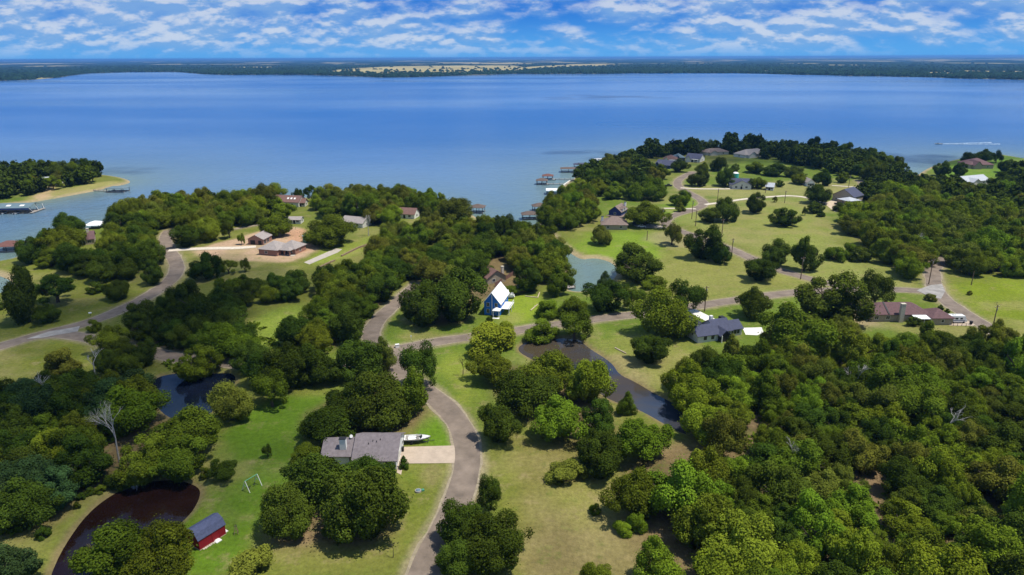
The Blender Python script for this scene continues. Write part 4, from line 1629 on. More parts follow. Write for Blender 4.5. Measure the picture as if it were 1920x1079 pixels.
# ------------------------------------------------------------------ the scene: land first
WOOD_FLOOR += [
    [(1250, 730), (1310, 700), (1440, 690), (1560, 668), (1720, 660), (1990, 660), (2150, 1200), (1300, 1200), (1230, 1020), (1180, 990), (1150, 900), (1260, 830), (1330, 850)],
    [(0, 720), (180, 700), (300, 760), (400, 820), (330, 880), (200, 890), (100, 990), (0, 1010)],
    [(245, 610), (340, 570), (450, 580), (450, 660), (330, 665), (250, 660)],
    [(560, 640), (600, 560), (700, 510), (755, 530), (640, 650), (580, 665)],
    [(560, 800), (640, 730), (760, 690), (820, 720), (770, 830), (600, 835)],
    [(500, 980), (600, 940), (740, 960), (740, 1020), (600, 1035), (500, 1020)],
    [(760, 600), (800, 540), (860, 470), (960, 460), (1050, 500), (1030, 540), (900, 560), (890, 605), (800, 612)],
    [(1580, 420), (1700, 370), (1950, 350), (1950, 520), (1800, 500), (1700, 500), (1590, 440)],
    [(900, 680), (1060, 690), (1150, 750), (1160, 820), (1080, 840), (960, 780)],
]
build_waters()
build_far()
for _i, (n_, line_, w_, m_) in enumerate(ROAD_W):
    lab = ['grey lane curving past the near driveway', 'lane running from the fork to the pale junction on the right',
           'lane climbing into the trees in the middle', 'lane through the pale junction beside the maroon roof',
           'looping lane among the far meadows', 'lane curving along the left meadow', 'lane passing behind the small black pond',
           'pale gravel drive to the tan roofed houses', 'pale drive to the far white gabled house',
           'pale curving drive across the far meadow', 'short pale drive at the bend', 'short far lane by the dark blue roof',
           'thin pale track beside the far lane', 'gravel track behind the site garage'][_i]
    if n_ == 'lane':
        ribbon('verge', line_, w_ + 0.55, M['gravel'], 0.045 + 0.001 * _i, 'gravel verge of the ' + lab, 0.22)
    ribbon(n_, line_, w_, M[m_], 0.075 + 0.003 * _i, lab)
patch_poly('junction', [(1718, 546), (1745, 536), (1766, 534), (1772, 548), (1764, 562), (1740, 556)], M['patch'], 0.135, 'pale worn patch of the road junction on the right', 'road')
patch_poly('road_patch', [(50, 636), (92, 622), (130, 616), (150, 612), (146, 622), (112, 628), (80, 634)], M['patch'], 0.135, 'pale worn patch where the left lanes meet', 'road')
patch_poly('driveway', [(750, 838), (864, 835), (876, 868), (756, 869), (747, 864)], M['pink_concrete'], 0.06, 'pinkish concrete driveway of the near house', 'driveway')
patch_poly('walkway', [(745, 866), (757, 868), (752, 890), (744, 886)], M['pink_concrete'], 0.064, 'short concrete walk by the near garage', 'path')
patch_poly('driveway', [(1288, 582), (1304, 580), (1345, 600), (1362, 608), (1342, 612), (1300, 590)], M['white_concrete'], 0.06, 'white concrete drive to the blue roofed house', 'driveway')
patch_poly('driveway', [(1392, 615), (1428, 614), (1432, 624), (1420, 629), (1398, 628)], M['white_concrete'], 0.066, 'white concrete pad right of the blue roofed house', 'driveway')
patch_poly('driveway', [(1778, 605), (1812, 603), (1834, 607), (1824, 612), (1780, 611)], M['pink_concrete'], 0.06, 'concrete pad under the parked camper', 'driveway')
patch_poly('slab', [(570, 493), (630, 466), (642, 468), (634, 474), (580, 497)], M['concrete'], 0.06, 'narrow concrete slab on the grass right of the building site', 'path')
patch_poly('driveway', [(1188, 424), (1208, 420), (1250, 425), (1248, 429), (1200, 428)], M['concrete'], 0.06, 'pale drive to the brown hip roofed house', 'driveway')
patch_poly('driveway', [(1545, 382), (1560, 376), (1590, 384), (1585, 394), (1565, 398)], M['sand'], 0.06, 'sandy yard in front of the dark blue roofed house', 'driveway')

# ---- near house with the grey roof
o, _ = house('ranch_house', 'grey roofed ranch house with white gable beside the concrete driveway', (602, 880), (742, 880), keep=0.1)
KEEP_OUT += [(-40, 144, 7), (-33, 144.5, 8)]
gable(o, 7.6, 17.4, 0, 12.0, 2.5, 3.15, 'x', M['white_siding'], M['roof_grey'])
gable(o, 0, 7.58, 2.0, 10.0, 2.45, 2.2, 'x', M['white_siding'], M['roof_grey'])
chimney(o, 4.6, 3.6, 0, 6.0, 1.5, 1.0, 'white')
opening(o, 'E', 3.6, 0.05, 4.6, 2.1, 17.4, 'garage_door', 'trim', 'offwhite')
opening(o, 'E', 9.6, 0.9, 1.3, 1.1, 17.4)
for c_ in (9.2, 12.0, 15.6):
    opening(o, 'S', c_, 0.9, 1.4, 1.2, 0)
opening(o, 'S', 6.6, 0.05, 1.0, 2.1, 2.0, 'door', 'trim', 'wood')
opening(o, 'S', 2.0, 0.9, 1.4, 1.2, 2.0)
d_ = MB().tube((6.0, 6.0, 4.5), (6.0, 6.0, 5.2), .04, .04, 5).tube((6.0, 5.9, 5.2), (6.1, 5.7, 5.3), .42, .40, 12).build('satellite_dish', M['trim'], o)
for vx, vy in ((11.5, 4.2), (12.4, 4.0), (13.2, 4.5), (10.6, 3.5)):
    zv = 2.5 + 3.15 * vy / 6.0
    MB().tube((vx, vy, zv), (vx, vy, zv + .6), .1, .1, 6).build('roof_vent', M['dark_metal'], o)
x, y = at(755, 846)
b = empty('wheelie_bin', (x, y, zat(x, y)), 0.1)
tag(b, 'black wheelie bin by the white gable of the near house', 'bin')
MB().add([(-.28, -.3, .08), (.28, -.3, .08), (.28, .3, .08), (-.28, .3, .08), (-.36, -.38, 1.05), (.36, -.38, 1.05), (.36, .38, 1.05), (-.36, .38, 1.05)],
         [(0, 3, 2, 1), (4, 5, 6, 7), (0, 1, 5, 4), (1, 2, 6, 5), (2, 3, 7, 6), (3, 0, 4, 7)]).build('body', M['dark'], b)
MB().box(-.4, -.42, 1.05, .4, .42, 1.13).build('lid', M['dark'], b)
for sx in (-.3, .3):
    MB().tube((sx - .04, .34, .12), (sx + .04, .34, .12), .12, .12, 8).build('wheel', M['rubber'], b)
x, y = at(783, 829)
motorboat('motorboat', 'white motorboat on a trailer beside the near driveway', x, y, zat(x, y) + .02, 0.06)

# ---- red barn
o, ln = house('barn', 'small red barn with a blue grey gambrel roof by the dark pond', (375, 1032), (424, 1001), keep=5, off=(3, 2.2), cat='barn')
D_ = 4.2
L_ = ln
prof = [(0, 0.15), (D_, 0.15), (D_, 2.25), (D_ - .75, 3.35), (D_ / 2, 3.95), (.75, 3.35), (0, 2.25)]
MB().xprism(prof, 0, L_).build('wall', M['red_paint'], o)
for _k, ((a0, a1), (b0, b1)) in enumerate((((-.12, 2.20), (.72, 3.42)), ((.72, 3.42), (D_ / 2, 4.03)), ((D_ / 2, 4.03), (D_ - .72, 3.42)), ((D_ - .72, 3.42), (D_ + .12, 2.20)))):
    MB().xprism([(a0, a1), (b0, b1), (b0, b1 + .09), (a0, a1 + .09)], -.2, L_ + .2).build('roof_panel', M['roof_barn'], o)
MB().box(-.05, -.03, 0, L_ + .05, D_ + .03, .15).build('skid_base', M['sand'], o)
opening(o, 'S', 3.6, .2, 1.5, 1.75, 0, 'door', 'red_paint', 'red_paint')
opening(o, 'W', D_ / 2, 2.5, .6, .6, 0, 'window', 'trim', 'red_paint')
MB().box(3.0, -.95, 0, 4.2, -.02, .16).box(3.2, -.5, .16, 4.0, -.02, .28).build('step', M['white'], o)
for k in range(6):
    MB().box(0.5 + k * .42, -.42 - .1 * (k % 2), 0, .85 + k * .42, -.08, .1).build('paving_stone', M['stone'], o)
MB().box(L_ + .05, .4, 0, L_ + .8, 1.4, .12).build('step', M['white'], o)

# ---- swing frame
a_, rot, _ = frame2((472, 925), (482, 905))
xw, yw = at(473, 914)
o = empty('swing_frame', (xw, yw, zat(xw, yw)), R(58))
tag(o, 'white and green A-frame garden swing on the lawn', 'swing')
for sx in (-1.6, 1.6):
    for sy in (-1.25, 1.25):
        MB().tube((sx, sy, 0), (sx, sy * .06, 2.5), .075, .075, 8).build('leg', M['white'], o)
    MB().tube((sx, -.62, 1.25), (sx, .62, 1.25), .045, .045, 6).build('brace', M['green_pipe'], o)
MB().tube((-1.65, 0, 2.52), (1.65, 0, 2.52), .08, .08, 8).build('top_bar', M['green_pipe'], o)
for sx in (-.7, .6):
    for dx in (-.22, .22):
        MB().tube((sx + dx, 0, .5), (sx + dx, 0, 2.5), .018, .018, 5).build('chain', M['dark_metal'], o)
    MB().box(sx - .27, -.12, .45, sx + .27, .12, .5).build('seat', M['dark'], o)

# ---- small wind vane tower by the barn
xw, yw = at(443, 1000)
o = empty('garden_windmill', (xw, yw, zat(xw, yw)), 0.3)
tag(o, 'tiny brown ornamental windmill tower standing right of the barn', 'ornament')
for sx in (-.4, .4):
    for sy in (-.4, .4):
        MB().tube((sx, sy, 0), (sx * .12, sy * .12, 1.9), .06, .05, 5).build('leg', M['wood'], o)
for z_, k_ in ((.5, .31), (1.05, .2)):
    for (p, q) in (((-1, -1), (1, -1)), ((1, -1), (1, 1)), ((1, 1), (-1, 1)), ((-1, 1), (-1, -1))):
        MB().tube((p[0] * k_, p[1] * k_, z_), (q[0] * k_, q[1] * k_, z_), .03, .03, 5).build('brace', M['wood'], o)
for k in range(6):
    t = k * math.pi / 3
    MB().add([(0, -.12, 1.95), (.42 * math.cos(t), -.14, 1.95 + .42 * math.sin(t)), (.42 * math.cos(t + .45), -.1, 1.95 + .42 * math.sin(t + .45))], [(0, 1, 2)]).build('blade', M['dark_metal'], o)

# ---- white house with blue roof
o, ln = house('farmhouse', 'white sided house with a dark blue roof at the white drive', (1308, 644), (1396, 632), keep=0.1)
_a = np.array(o.location[:2])
KEEP_OUT += [(66, 217, 7), (74, 219, 8)]
gable(o, 0, 8.0, 0, 6.6, 2.6, 2.3, 'x', M['white_siding'], M['roof_blue'])
gable(o, 1.0, 6.8, 5.2, 12.5, 2.55, 2.55, 'y', M['white_siding'], M['roof_blue'])
gable(o, 7.2, 13.5, 1.2, 9.4, 2.7, 2.75, 'x', M['white_siding'], M['roof_blue'])
gable(o, 7.6, 11.2, -1.6, 5.5, 2.4, 1.55, 'y', M['dark'], M['roof_blue'], 0, .4)
gable(o, 13.4, 18.2, 2.0, 8.2, 2.55, 1.9, 'x', M['white_siding'], M['roof_blue'])
MB().box(9.0, 7.2, 4.2, 10.0, 8.2, 5.9).build('chimney', M['trim'], o)
MB().box(13.0, 6.6, 4.2, 14.6, 8.6, 5.1).build('dark_roof_box', M['dark'], o)  # plain dark box on the rear roof slope
opening(o, 'W', 3.3, 1.6, 1.0, 1.0, 0)
opening(o, 'S', 2.8, .9, 1.0, 1.3, 0, 'window', 'dark_metal')
opening(o, 'S', 5.6, .9, 1.0, 1.3, 0, 'window', 'dark_metal')
for c_ in (14.4, 15.6, 16.8):
    opening(o, 'S', c_, .8, .8, 1.4, 2.0, 'window', 'dark_metal')
opening(o, 'S', 12.4, .05, 1.6, 2.0, 1.2, 'door', 'trim', 'glass')
posts(o, [(7.7, -2.2), (11.1, -2.2)], 0, 2.5, .12, M['trim'])

# ---- maroon roofed house
o, ln = house('brick_house', 'long tan brick house with a maroon roof and stone chimney', (1665, 610), (1785, 610), rz=0.0, keep=0.1)
KEEP_OUT += [(134, 236, 9), (146, 236, 9), (151, 231, 7), (128, 236, 6)]
hip(o, -4.5, 16.5, 3.6, 13.4, 2.6, 2.9, M['tan_brick'], M['roof_maroon'])
hip(o, 15.2, 22.6, 0, 8.4, 2.5, 2.2, M['tan_brick'], M['roof_maroon'])
MB().xprism([(3.2, 2.95), (8.5, 5.72), (8.5, 5.80), (3.2, 3.1)], 1.4, 1.9).build('roof_rib', M['dark'], o)
chimney(o, 5.9, 3.0, 0, 6.9, 1.5, 1.2, 'stone', 'stone')
MB().xprism([(-.2, 2.25), (3.9, 2.62), (3.9, 2.74), (-.2, 2.37)], 9.6, 15.4).build('patio_cover', M['roof_white'], o)
posts(o, [(9.8, 0), (12.5, 0), (15.0, 0)], 0, 2.3, .08, M['trim'])
for c_ in (-2.4, 1.6):
    opening(o, 'S', c_, .9, 1.3, 1.2, 3.6)
opening(o, 'S', 12.0, .05, 2.4, 2.0, 3.6, 'door', 'trim', 'glass')
opening(o, 'S', 19.0, 1.0, .9, .9, 0)
opening(o, 'E', 4.2, .05, 4.6, 2.1, 22.6, 'garage_door', 'trim', 'offwhite')
# camper
x, y = at(1792, 605)
o = empty('camper_van', (x, y, zat(x, y)), 0.0)
tag(o, 'long white camper parked right of the maroon roofed house', 'camper')
MB().prism([(-3.2, .5), (3.1, .5), (3.2, 1.3), (2.7, 1.5), (2.3, 2.75), (-3.2, 2.85)], -1.15, 1.15).build('body', M['car_white'], o)
MB().box(-3.0, -1.17, 1.05, 2.4, -1.152, 1.25).build('stripe', M['navy_paint'], o)
for c_ in (-2.2, -.6, 1.0):
    MB().box(c_ - .45, -1.175, 1.55, c_ + .45, -1.153, 2.15).build('window', M['glass'], o)
MB().add([(2.68, -1.0, 1.56), (2.68, 1.0, 1.56), (2.36, 1.0, 2.55), (2.36, -1.0, 2.55)], [(0, 1, 2, 3)]).build('windscreen', M['glass'], o)
MB().box(-1.6, -.4, 2.84, -.6, .4, 3.1).build('roof_vent', M['trim'], o)
for sx in (-1.9, 2.0):
    for sy in (-1.05, 1.05):
        MB().tube((sx, sy - .12, .4), (sx, sy + .12, .4), .4, .4, 12).build('wheel', M['rubber'], o)
x, y = at(1820, 609)
b = empty('wheelie_bin', (x, y, zat(x, y)), 0)
tag(b, 'black wheelie bin near the parked camper', 'bin')
MB().add([(-.3, -.3, .08), (.3, -.3, .08), (.3, .3, .08), (-.3, .3, .08), (-.4, -.4, 1.15), (.4, -.4, 1.15), (.4, .4, 1.15), (-.4, .4, 1.15)],
         [(0, 3, 2, 1), (4, 5, 6, 7), (0, 1, 5, 4), (1, 2, 6, 5), (2, 3, 7, 6), (3, 0, 4, 7)]).build('body', M['dark'], b)
MB().box(-.44, -.44, 1.15, .44, .44, 1.24).build('lid', M['dark'], b)
# pasture fence of the maroon house
o = empty('wire_fence', (*at(1785, 612), 0), 0)
tag(o, 'low post and wire fence in front of the maroon roofed house', 'fence')
fp = [np.array(at(*q)) - np.array(at(1785, 612)) for q in ((1787, 612), (1795, 612), (1803, 612), (1811, 613), (1818, 615), (1825, 618))]
for p in fp:
    MB().tube((p[0], p[1], -.3), (p[0], p[1], 1.3), .08, .07, 6).build('post', M['pole_wood'], o)
for z_ in (.5, .85, 1.2):
    for p, q in zip(fp[:-1], fp[1:]):
        MB().tube((p[0], p[1], z_), (q[0], q[1], z_), .015, .015, 4).build('wire', M['dark_metal'], o)

# ---- tan houses on the building site
o, ln = house('brick_house', 'new brick house with a tan hipped roof on bare earth', (486, 478), (521, 481), keep=0.1)
_r = o.rotation_euler.z
KEEP_OUT += [(-112, 328, 12), (-126, 342, 8)]
hip(o, 0, 10.2, 0, 11.0, 2.8, 3.1, M['brick'], M['roof_tan'])
hip(o, 8.0, 17.0, 4.5, 14.0, 2.75, 3.0, M['brick'], M['roof_tan'])
hip(o, 9.9, 16.2, 1.6, 5.2, .04, 1.3, None, M['roof_tan'], 2.6, .3)
posts(o, [(10.6, 1.8), (13.0, 1.8), (15.9, 1.8), (17.2, 4.5)], 0, 2.6, .22, M['brick'])
MB().box(9.9, 1.4, 0, 17.6, 4.6, .12).build('porch_floor', M['concrete'], o)
opening(o, 'W', 4.0, .9, 1.4, 1.2, 0)
opening(o, 'S', 4.0, .9, 1.4, 1.2, 0)
opening(o, 'S', 12.4, .15, 1.1, 2.1, 4.5, 'door', 'trim', 'dark')
opening(o, 'S', 14.8, .9, 1.2, 1.2, 4.5)
opening(o, 'E', 9.0, .9, 1.4, 1.2, 17.0)
o, ln = house('garage', 'detached brick garage with tan roof and open arched bays', (466, 459), (496, 460), cat='garage', keep=0.1)
hip(o, 0.2, 7.9, 0.3, 9.0, 2.9, .05, M['brick'], M['roof_tan'], 0, .05, ridge=1)
gable(o, 0, 8.1, 0, 9.4, 2.95, 2.1, 'y', M['brick'], M['roof_tan'])
opening(o, 'S', 2.5, .05, 2.6, 2.3, 0, 'garage_door', 'brick', 'dark')
opening(o, 'S', 6.3, .05, 1.8, 2.2, 0, 'garage_door', 'brick', 'dark')
for c_ in (2.0, 5.2):
    opening(o, 'E', c_, .4, 2.2, 2.0, 8.1, 'window', 'trim', 'dark')
o, ln = house('garden_shed', 'green metal shed with a pale roof under the trees by the site', (574, 457), (586, 455), cat='shed', keep=4, off=(2, 2))
gable(o, 0, 3.6, 0, 4.4, 3.2, 1.0, 'y', M['green_metal'], M['roof_pale'], 0, .2)
opening(o, 'S', 1.8, .05, 1.4, 2.1, 0, 'door', 'green_metal', 'green_metal')
MB().box(-.012, 1.0, .02, -.001, 3.2, 2.4).build('panel', M['green_metal'], o)

# ---- tall blue house with a white roof
o, ln = house('tall_house', 'tall narrow blue house with a steep white metal roof', (908, 590), (934, 589), rz=R(-13), keep=8, off=(4, 6))
gable(o, 0, 6.0, 0, 13.0, 5.0, 3.7, 'y', M['blue_paint'], M['roof_white'], 0, .55)
MB().box(2.85, -.06, .1, 3.15, -.005, 8.1).build('trim_board', M['white'], o)
for c_, z_ in ((1.5, 3.4), (4.6, 3.4), (1.5, .9)):
    opening(o, 'S', c_, z_, 1.0, 1.4, 0)
hip(o, 3.9, 6.2, -2.2, -.1, .1, .9, None, M['roof_white'], 2.5, .3, roof='porch_roof')
posts(o, [(4.0, -2.1), (6.1, -2.1)], 0, 2.5, .12, M['white'])
opening(o, 'S', 5.0, .1, 1.0, 2.1, 0, 'door', 'white', 'blue_paint')
for c_ in (3.0, 7.0, 10.0):
    opening(o, 'E', c_, 2.9, 1.1, 1.3, 6.0)
MB().box(6.05, 1.0, 2.35, 9.3, 9.0, 2.5).build('deck', M['white'], o)
posts(o, [(9.1, 1.2), (9.1, 5.0), (9.1, 8.8)], 0, 2.35, .11, M['white'], 'deck_post')
for k in range(9):
    MB().box(9.16, 1.0 + k * .98, 2.5, 9.24, 1.08 + k * .98, 3.4).build('baluster', M['white'], o)
MB().box(9.14, 1.0, 3.4, 9.26, 9.0, 3.5).build('handrail', M['white'], o)
MB().box(3.9, -3.4, 0, 6.4, -2.2, .12).build('step', M['white'], o)
# pontoon boat on its trailer
x, y = at(951, 559)
o = empty('pontoon_boat', (x, y, zat(x, y)), R(4))
tag(o, 'white pontoon boat parked on the grass beside the tall blue house', 'boat')
for sy in (-.95, .95):
    MB().tube((-2.9, sy, .75), (2.4, sy, .75), .32, .32, 10).tube((2.4, sy, .75), (3.0, sy, .9), .32, .05, 10).build('pontoon', M['car_silver'], o)
MB().box(-2.9, -1.25, 1.08, 2.8, 1.25, 1.2).build('deck', M['boat_white'], o)
for sy in (-1.22, 1.18):
    MB().box(-2.8, sy, 1.2, 2.5, sy + .05, 1.85).build('side_panel', M['boat_white'], o)
MB().box(2.45, -1.2, 1.2, 2.5, 1.2, 1.85).build('front_panel', M['boat_white'], o)
MB().box(-2.2, -1.2, 3.0, .6, 1.2, 3.1).build('canopy', M['white'], o)
posts(o, [(-2.1, -1.15), (-2.1, 1.15), (.5, -1.15), (.5, 1.15)], 1.8, 3.0, .03, M['trim'], 'canopy_pole')
MB().box(-2.6, -.9, .2, 2.6, .9, .38).build('trailer', M['dark_metal'], o)
for sy in (-1.05, 1.05):
    MB().tube((-.8, sy - .1, .33), (-.8, sy + .1, .33), .33, .33, 12).build('wheel', M['rubber'], o)
# brown house behind it
o, ln = house('cottage', 'brown roofed cottage behind the tall blue house', (914, 534), (944, 529), keep=8, off=(4, 4))
gable(o, 0, 8.6, 0, 8.4, 2.8, 2.8, 'y', M['tan_brick'], M['roof_red'])
opening(o, 'S', 3.0, .9, 1.3, 1.2, 0)
opening(o, 'E', 3.0, .9, 1.3, 1.2, 8.6)
chimney(o, 8.3, 2.4, 0, 6.2, 1.0, 1.0, 'stone', 'stone')
o = empty('garden_fence', (*at(928, 540), 0), 0)
tag(o, 'dark red wooden fence running behind the tall blue house', 'fence')
f0, f1 = np.array(at(928, 538)), np.array(at(962, 516))
fd = (f1 - f0)
nb_ = 34
for k in range(nb_):
    p = f0 + fd * k / nb_ - np.array(at(928, 540))
    q = f0 + fd * (k + .9) / nb_ - np.array(at(928, 540))
    n_ = Vector((-(q - p)[1], (q - p)[0], 0)).normalized() * .03
    MB().add([(p[0] - n_.x, p[1] - n_.y, -.2), (q[0] - n_.x, q[1] - n_.y, -.2), (q[0] + n_.x, q[1] + n_.y, -.2), (p[0] + n_.x, p[1] + n_.y, -.2),
              (p[0] - n_.x, p[1] - n_.y, 1.7), (q[0] - n_.x, q[1] - n_.y, 1.7), (q[0] + n_.x, q[1] + n_.y, 1.7), (p[0] + n_.x, p[1] + n_.y, 1.7)],
             [(0, 3, 2, 1), (4, 5, 6, 7), (0, 1, 5, 4), (1, 2, 6, 5), (2, 3, 7, 6), (3, 0, 4, 7)]).build('board', M['roof_red'], o)

# ---- two houses on the inlet
o, ln = house('hip_roofed_house', 'low house with a broad brown hip roof and white chimney', (1128, 431), (1172, 434), rz=R(-4), keep=10, off=(7, 6))
hip(o, 0, 14.0, 0, 11.0, 2.6, 3.4, M['tan_brick'], M['roof_brown'])
chimney(o, .6, 7.0, 0, 5.8, 1.3, 1.2, 'white')
opening(o, 'S', 3.5, .9, 1.4, 1.2, 0)
opening(o, 'S', 10.5, .9, 1.4, 1.2, 0)
opening(o, 'E', 5.0, .05, 4.6, 2.1, 14.0, 'garage_door', 'trim', 'offwhite')
o, ln = house('two_storey_house', 'two storey house with navy gable and brown roof behind the inlet', (1141, 413), (1160, 416), rz=R(-28), keep=9, off=(5, 4))
gable(o, 0, 7.4, 0, 11.0, 5.4, 2.9, 'y', M['navy_paint'], M['roof_brown'])
hip(o, -.9, 8.3, -1.5, 12.2, .05, 1.5, None, M['roof_brown'], 2.5, .3, ridge=4.4, roof='skirt_roof')
for k, yy in enumerate((3.0, 6.6)):
    gable(o, 4.6, 7.8, yy - 1.1, yy + 1.1, 1.3, .8, 'x', M['white'], M['roof_brown'], 5.3, .2, wall='dormer', roof='dormer_roof')
    opening(o, 'E', yy, 5.5, .8, .9, 7.8)
chimney(o, 6.0, 10.5, 0, 9.2, 1.1, 1.1, 'white')
opening(o, 'S', 3.7, 3.6, 1.2, 1.2, 0)

# ---- houses among the trees: (name, label, front-left px, front-right px, depth, wall, roof, type, wall material, roof material, rotation or None)
FARH = [
    ('cottage', 'red roofed cottage with a white end wall near the shore', (741, 409), (777, 411), 8, 2.8, 2.8, 'gx', 'white', 'roof_red'),
    ('cottage', 'grey roofed house half hidden beside the bare tree', (640, 424), (680, 428), 9, 2.7, 2.4, 'gx', 'offwhite', 'roof_tan'),
    ('lake_house', 'red roofed lake house with three skylights behind the trees', (512, 387), (560, 389), 10, 3.2, 3.2, 'gx', 'offwhite', 'roof_red'),
    ('shed', 'small red roofed outbuilding next to the skylight house', (556, 388), (572, 388), 6, 2.6, 2.0, 'gx', 'offwhite', 'roof_red'),
    ('shed', 'pale roofed shed behind the building site garage', (541, 420), (564, 420), 6, 2.4, 1.2, 'gx', 'offwhite', 'roof_tan'),
    ('cottage', 'pale roofed cottage hidden in the left ridge trees', (405, 414), (424, 414), 8, 2.6, 2.0, 'gx', 'offwhite', 'roof_tan'),
    ('lake_house', 'maroon and tan roofed house above the white boathouse', (140, 462), (178, 458), 11, 2.8, 3.0, 'gx', 'tan_brick', 'roof_maroon'),
    ('gabled_house', 'white gabled house with slate blue roof on the far meadow', (1373, 355), (1408, 356), 11, 3.0, 3.2, 'gy', 'offwhite', 'roof_blue'),
    ('cottage', 'small pale blue roofed cottage in the far meadow', (1435, 357), (1450, 358), 7, 2.6, 2.2, 'gx', 'offwhite', 'roof_pale'),
    ('barn_house', 'tan barn shaped house with a dark slate roof', (1560, 376), (1600, 382), 13, 4.0, 4.2, 'gy', 'tan_brick', 'roof_blue'),
    ('garage', 'low garage with a pale hip roof beside the barn shaped house', (1590, 386), (1612, 384), 9, 2.6, 1.6, 'h', 'tan_brick', 'roof_pale'),
    ('shore_house', 'blue roofed house with a dark porch on the far point', (1285, 303), (1312, 305), 14, 3.2, 3.4, 'gx', 'offwhite', 'roof_blue'),
    ('shore_house', 'red roofed house left of the blue porch house', (1243, 305), (1268, 306), 12, 3.0, 3.2, 'h', 'offwhite', 'roof_red'),
    ('shore_house', 'dark navy roofed house below the red roofed one', (1228, 314), (1256, 317), 12, 2.8, 3.4, 'gx', 'navy_paint', 'roof_blue'),
    ('shore_house', 'teal roofed house between red and blue roofs', (1265, 302), (1284, 302), 12, 2.8, 3.0, 'h', 'navy_paint', 'roof_marina'),
    ('shore_house', 'low tan roofed house among dark shore oaks', (1325, 292), (1366, 290), 14, 2.8, 2.8, 'h', 'stone', 'roof_brown'),
    ('shore_house', 'grey roofed house right of the tallest dark oaks', (1396, 297), (1440, 293), 14, 2.8, 4.0, 'h', 'offwhite', 'roof_tan'),
    ('bend_house', 'tan roofed house hidden left of the looping lane', (1190, 345), (1216, 345), 12, 2.8, 2.8, 'h', 'tan_brick', 'roof_brown'),
    ('cottage', 'pale roofed cottage behind the oaks left of the loop', (1176, 362), (1196, 360), 9, 2.7, 2.4, 'gx', 'offwhite', 'roof_tan'),
    ('knoll_house', 'maroon hip roofed house on the green knoll', (1818, 317), (1862, 317), 18, 3.2, 4.4, 'h', 'tan_brick', 'roof_maroon'),
    ('slope_house', 'long pale grey roofed house below the green knoll', (1812, 350), (1854, 346), 12, 3.2, 3.0, 'gx', 'offwhite', 'roof_pale'),
    ('edge_house', 'blue grey roofed house at the right edge', (1895, 353), (1925, 352), 12, 3.0, 3.2, 'gx', 'white', 'roof_pale'),
    ('isle_house', 'white house half hidden by oaks on the left peninsula', (80, 349), (114, 347), 10, 3.4, 2.4, 'gx', 'white', 'roof_pale'),
    ('cottage', 'small white cottage deep in the left peninsula oaks', (130, 333), (140, 333), 7, 3.2, 3.0, 'gy', 'white', 'roof_pale'),
    ('shed', 'white metal shed between the site oaks and the shore', (668, 402), (690, 401), 7, 2.8, 1.0, 'gx', 'white', 'roof_white'),
    ('barn_house', 'white fronted garage beside the tan far road', (1513, 350), (1527, 350), 10, 3.0, 2.2, 'gy', 'white', 'roof_tan'),
]
for (nm, lb, p0, p1, dep, hh, rise, ty, wm, rm) in FARH:
    o, ln = house(nm, lb, p0, p1, keep=0.1)
    c, s = math.cos(o.rotation_euler.z), math.sin(o.rotation_euler.z)
    for t in (.2, .8):
        KEEP_OUT.append((o.location.x + c * ln * t - s * dep / 2, o.location.y + s * ln * t + c * dep / 2, dep / 2 + 2.0))
    if ty == 'h':
        hip(o, 0, ln, 0, dep, hh, rise, M[wm], M[rm])
    else:
        gable(o, 0, ln, 0, dep, hh, rise, ty[1], M[wm], M[rm])
    for t in (.2, .75):
        opening(o, 'S', ln * t, .9, 1.5, 1.3, 0)
    opening(o, 'S', ln * .48, .05, 1.3, 2.1, 0, 'door', 'trim', 'dark')
    opening(o, 'W', dep * .5, .9, 1.4, 1.2, 0)
    opening(o, 'E', dep * .5, .9, 1.4, 1.2, ln)
    if 'skylights' in lb:
        for t in (.55, .68, .81):
            zz0 = hh + rise * .35
            MB().xprism([(dep * .17, zz0 + .32), (dep * .29, zz0 + rise * .25 + .32), (dep * .29, zz0 + rise * .25 + .40), (dep * .17, zz0 + .40)], ln * t - .6, ln * t + .6).build('skylight', M['white'], o)
    if 'porch' in lb:
        MB().box(ln * .35, -2.2, 2.5, ln * .9, 0, 2.7).build('porch_roof', M['trim'], o)
        posts(o, [(ln * .36, -2.1), (ln * .62, -2.1), (ln * .88, -2.1)], 0, 2.5, .14, M['white'])
    if nm in ('knoll_house', 'shore_house', 'slope_house'):
        gable(o, ln * .1, ln * .42, -3.0, dep * .5, hh * .98, rise * .75, 'y', M[wm], M[rm], wall='wing_wall', roof='wing_roof')
    if 'maroon and tan' in lb:
        chimney(o, ln * .72, dep * .45, 0, 7.2, 1.2, 1.2, 'stone', 'stone')
    if nm == 'gabled_house':
        gable(o, -1.5, ln + 2.5, 4.0, dep + 3, 2.9, 3.4, 'x', M[wm], M[rm], wall='wing_wall', roof='wing_roof')
        opening(o, 'S', ln * .5, 2.6, 1.0, .8, 0.0)
# teal water tank or shed behind the gabled house
xw, yw = at(1378, 336)
o = empty('water_tank', (xw, yw, zat(xw, yw)), 0)
tag(o, 'small teal tank with a white cap behind the white gabled house', 'tank')
MB().tube((0, 0, 0), (0, 0, 4.6), 2.6, 2.6, 16).build('tank', M['teal_metal'], o)
MB().tube((0, 0, 4.6), (0, 0, 5.4), 2.7, 1.0, 16).build('cap', M['white'], o)

